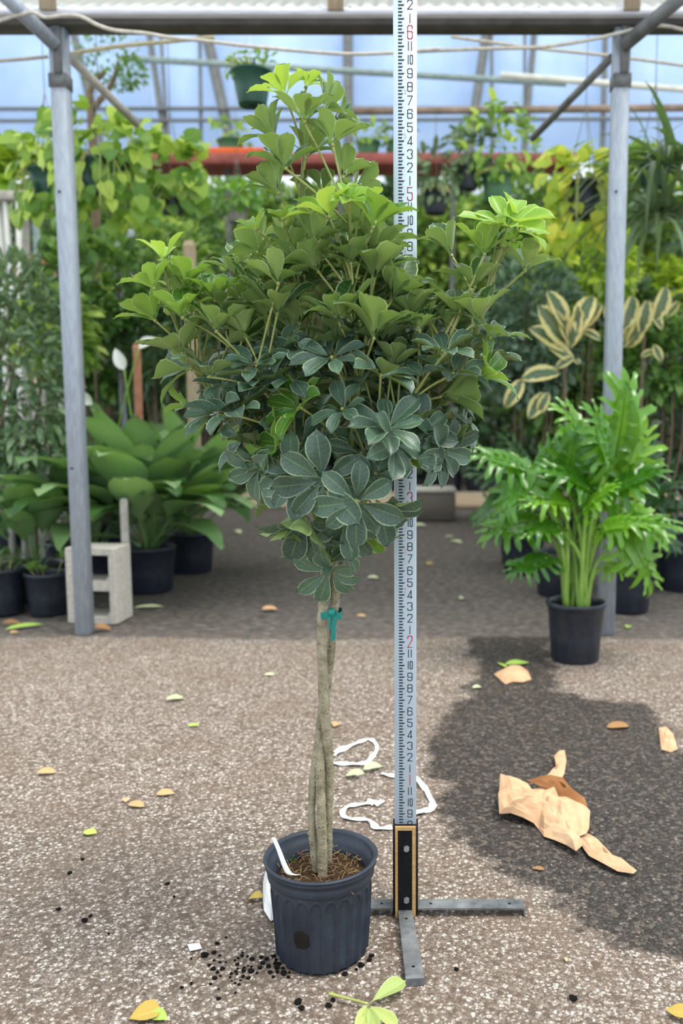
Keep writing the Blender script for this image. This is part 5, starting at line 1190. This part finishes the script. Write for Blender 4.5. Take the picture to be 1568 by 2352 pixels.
fallen(345, 1397, 72, 8, 'dead_pale', 'long pale leaf strip beside the concrete block', shape='lance', curl=.05)
fallen(988, 1297, 22, 40, 'dead_yellow', 'small round yellow leaf on the soil by the measuring stick', curl=.1, wid=1.6)
fallen(584, 2070, 46, 160, 'dead_yellow', 'curled dry yellow leaf touching the white sheet by the pot', curl=.35, wid=1.3)
fallen(332, 2338, 78, 200, 'dead_yellow', 'ragged yellow leaf with a green half at the near edge', shape='heart', curl=.12)
fallen(366, 2342, 50, -20, 'dead_green', 'green leaf piece lying on the ragged yellow leaf', shape='heart', curl=.12)
fallen(1556, 2334, 66, 150, 'dead_yellow', 'torn yellow leaf at the near edge right of the stand', shape='heart', curl=.12)
fallen(1152, 1530, 44, 115, 'dead_green', 'green leaf blade sticking up behind the small kraft scrap', shape='lance', curl=.05)
fallen(1190, 1528, 70, 20, 'dead_green', 'long green leaf lying behind the small kraft scrap', shape='lance', curl=.1, wid=1.4)
fallen(812, 1786, 52, 170, 'dead_pale', 'folded pale green leaf below the looping white strip', curl=.25, wid=1.1)
fallen(858, 1768, 60, 40, 'dead_pale', 'upright pale green leaf beside the looping white strip', curl=.15)
fallen(28, 1436, 44, 20, 'dead_brown', 'brown leaf scrap on the soil below the seedling pots', curl=.2)
fallen(60, 1442, 90, 35, 'dead_green', 'long green leaf blade on the soil below the seedling pots', shape='lance', curl=.05)
fallen(34, 1455, 24, 60, 'dead_tan', 'pale rounded leaf scrap under the long green blade', curl=.1, wid=1.4)
fallen(234, 1448, 50, 5, 'dead_brown', 'brown leaf wedged under the concrete block', curl=.2)
fallen(1236, 2000, 30, 160, 'dead_brown', 'pinkish brown leaf bit below the large kraft paper', curl=.1)
fallen(1300, 2208, 18, 80, 'dead_tan', 'tiny orange-tan leaf bit right of the stand leg', curl=.05)
fallen(1420, 1672, 60, 10, 'dead_brown', 'flattened brown leaf mush on the damp patch', curl=.05)
fallen(1442, 1442, 30, 70, 'dead_green', 'small green seedling leaf beside the post foot', curl=.1)
# fresh compound leaf in the foreground
def sprig():
    hub = G(845, 2306, .012); r = empty('fallen_sprig', Vector((hub.x, hub.y, 0)), 'fallen yellow-green leaf sprig lying in front of the black pot', 'leaf')
    mb = MB(); tube(mb, smoothline([G(756, 2283, .01), G(790, 2291, .012), hub], 5), [.0042, .0026, .0026], 7); mb.build('stalk', M['petiole'], r)
    me = leafmesh('leaflet', leafgrid(prof_obov, .36, 8, 4, .08, .5, .05, 2), SPM)
    for tx, ty, wd in ((936, 2244, 1.0), (916, 2358, .8), (866, 2372, .8), (824, 2370, .9), (820, 2340, .7)):
        t_ = G(tx, ty, .026 if tx == 936 else .016); d = t_ - hub; inst('leaflet', me, frame(hub, d, Vector((0, -.35, 1)), d.length, wd), r, r)
SPM = leafmat('wilted_sprig_leaf', rgb(176, 194, 110), rgb(196, 212, 140), rgb(206, 224, 160), .5, .3, rgb(200, 220, 90), .25)
sprig()
# soil crumbs
def crumbs():
    import itertools
    base = []
    for k in range(3):
        vs = []; rr = random.Random(k)
        for t_ in range(4):
            for j in range(6):
                a = j / 6 * 6.283; ph = (t_ + .5) / 4 * math.pi; vs.append(Vector((math.sin(ph) * math.cos(a), math.sin(ph) * math.sin(a), .55 - .55 * math.cos(ph))) * rr.uniform(.75, 1.2))
        fs = [(t_ * 6 + j, t_ * 6 + (j + 1) % 6, t_ * 6 + 6 + (j + 1) % 6, t_ * 6 + 6 + j) for t_ in range(3) for j in range(6)] + [(5, 4, 3, 2, 1, 0), (18, 19, 20, 21, 22, 23)]
        mb = MB(); mb.add(vs, [f[::-1] for f in fs]); base.append(mb.mesh('soil_crumb', M['clod'], smooth=False))
    spots = [(195, 2117, 9), (204, 2110, 6), (160, 2007, 7), (135, 2090, 6), (470, 2196, 10), (384, 2032, 6), (190, 1975, 5), (250, 2146, 4), (400, 2062, 5), (1316, 2297, 12), (1048, 2228, 6), (684, 2305, 10), (692, 2318, 9), (755, 2312, 9), (765, 2300, 7)]
    rr = random.Random(4)
    for k in range(46): spots.append((rr.gauss(530, 45), rr.gauss(2225, 28), rr.uniform(3, 7)))
    for k in range(22):
        a = rr.uniform(.1, 3.0); spots.append((738 + 112 * math.cos(a) + rr.gauss(0, 4), 2185 + 62 * math.sin(a) + rr.gauss(0, 4), rr.uniform(4, 9)))
    put = []
    for k, (x, y, rpx) in enumerate(spots):
        g = G(x, y); s = S(g.y) * rpx
        for q in range(60):
            d = Vector((g.x - pc.x, g.y - pc.y, 0))
            if d.length < RB + s * 1.1: g = pc + d.normalized() * (RB + s * 1.12); g.z = 0
            hit = [w for w in put if (w[0] - g).length < (w[1] + s) * 1.15]
            if not hit: break
            e = g - hit[0][0]; e.z = 0; e = e.normalized() if e.length > 1e-6 else Vector((1, 0, 0)); g = g + (e + Vector((rr.uniform(-.5, .5), rr.uniform(-.7, .3), 0))) * s * .6
        put.append((g.copy(), s)); o = bpy.data.objects.new('soil_crumb', base[k % 3]); col.objects.link(o); o.location = g; o.scale = (s, s * rr.uniform(.7, 1.2), s * .8); o.rotation_euler = (0, 0, rr.uniform(0, 6))
        tag(o, 'black crumb of potting soil on the pavement round the pot', 'soil crumb', 'soil crumbs spilt on the pavement')
crumbs()

# ================================================================== leaves of one plant do not pass through the solid parts of others
def settle():
    from mathutils.bvhtree import BVHTree
    bpy.context.view_layer.update()
    def top(o):
        while o.parent: o = o.parent
        return o
    SOLID = {'pot', 'soil', 'plinth', 'block_body', 'stake', 'carton', 'pipe_leg', 'cross_pipe', 'board_top', 'post_tube', 'rail_pipe', 'trunk', 'stem', 'brace_pipe', 'leg', 'shelf_board', 'tray'}
    base = lambda o: o.name.split('.')[0]
    def world(o): return [o.matrix_world @ v.co for v in o.data.vertices]
    def bb(vs): return [(min(v[i] for v in vs), max(v[i] for v in vs)) for i in range(3)]
    sol = []
    objs = [o for o in sc.objects if o.type == 'MESH']
    for o in objs:
        if base(o) in SOLID and top(o) is not tree:
            vs = world(o); sol.append((top(o), bb(vs), BVHTree.FromPolygons(vs, [tuple(p.vertices) for p in o.data.polygons])))
    def near(r, b): return [t for (q, c, t) in sol if q is not r and all(b[i][0] <= c[i][1] and c[i][0] <= b[i][1] for i in range(3))]
    rr = random.Random(77)
    for o in objs:
        n = base(o); r = top(o)
        if r is tree or r.name.startswith('fallen'): continue
        if n in ('leaf', 'flower'):
            fs = [tuple(p.vertices) for p in o.data.polygons]; M0 = o.matrix_world.copy(); co = [v.co.copy() for v in o.data.vertices]; org = M0.translation.copy(); Mx = M0
            for k in range(40):
                vs = [Mx @ c for c in co]; nb = near(r, bb(vs))
                if not nb: break
                t = BVHTree.FromPolygons(vs, fs)
                if not any(t.overlap(x) for x in nb): break
                a = math.radians(10 + k * 4) * (1 if k % 2 else -1); sh = Vector((rr.uniform(-.02, .02), -.004 * k, .003 * k)) if r.name.startswith(('hanging', 'potted_plant', 'variegated')) else Vector()
                Mx = Matrix.Translation(org + sh) @ Matrix.Rotation(a, 4, 'Z') @ Matrix.Translation(-org) @ M0
            if Mx is not M0: o.matrix_local = Matrix.Translation(-Vector(r.location)) @ Mx
        elif n == 'foliage':                               # uncountable leaves of 12 points and 6 faces each: the few inside a solid are left out
            vs = world(o); nb = near(r, bb(vs))
            if not nb: continue
            fs = [tuple(p.vertices) for p in o.data.polygons]; bad = set(); t = BVHTree.FromPolygons(vs, fs)
            for x in nb: bad |= {p[0] // 6 for p in t.overlap(x)}
            if bad:
                import bmesh
                bm = bmesh.new(); bm.from_mesh(o.data); bm.verts.ensure_lookup_table()
                bmesh.ops.delete(bm, geom=[bm.verts[b * 12 + q] for b in bad for q in range(12)], context='VERTS'); bm.to_mesh(o.data); bm.free()
settle()
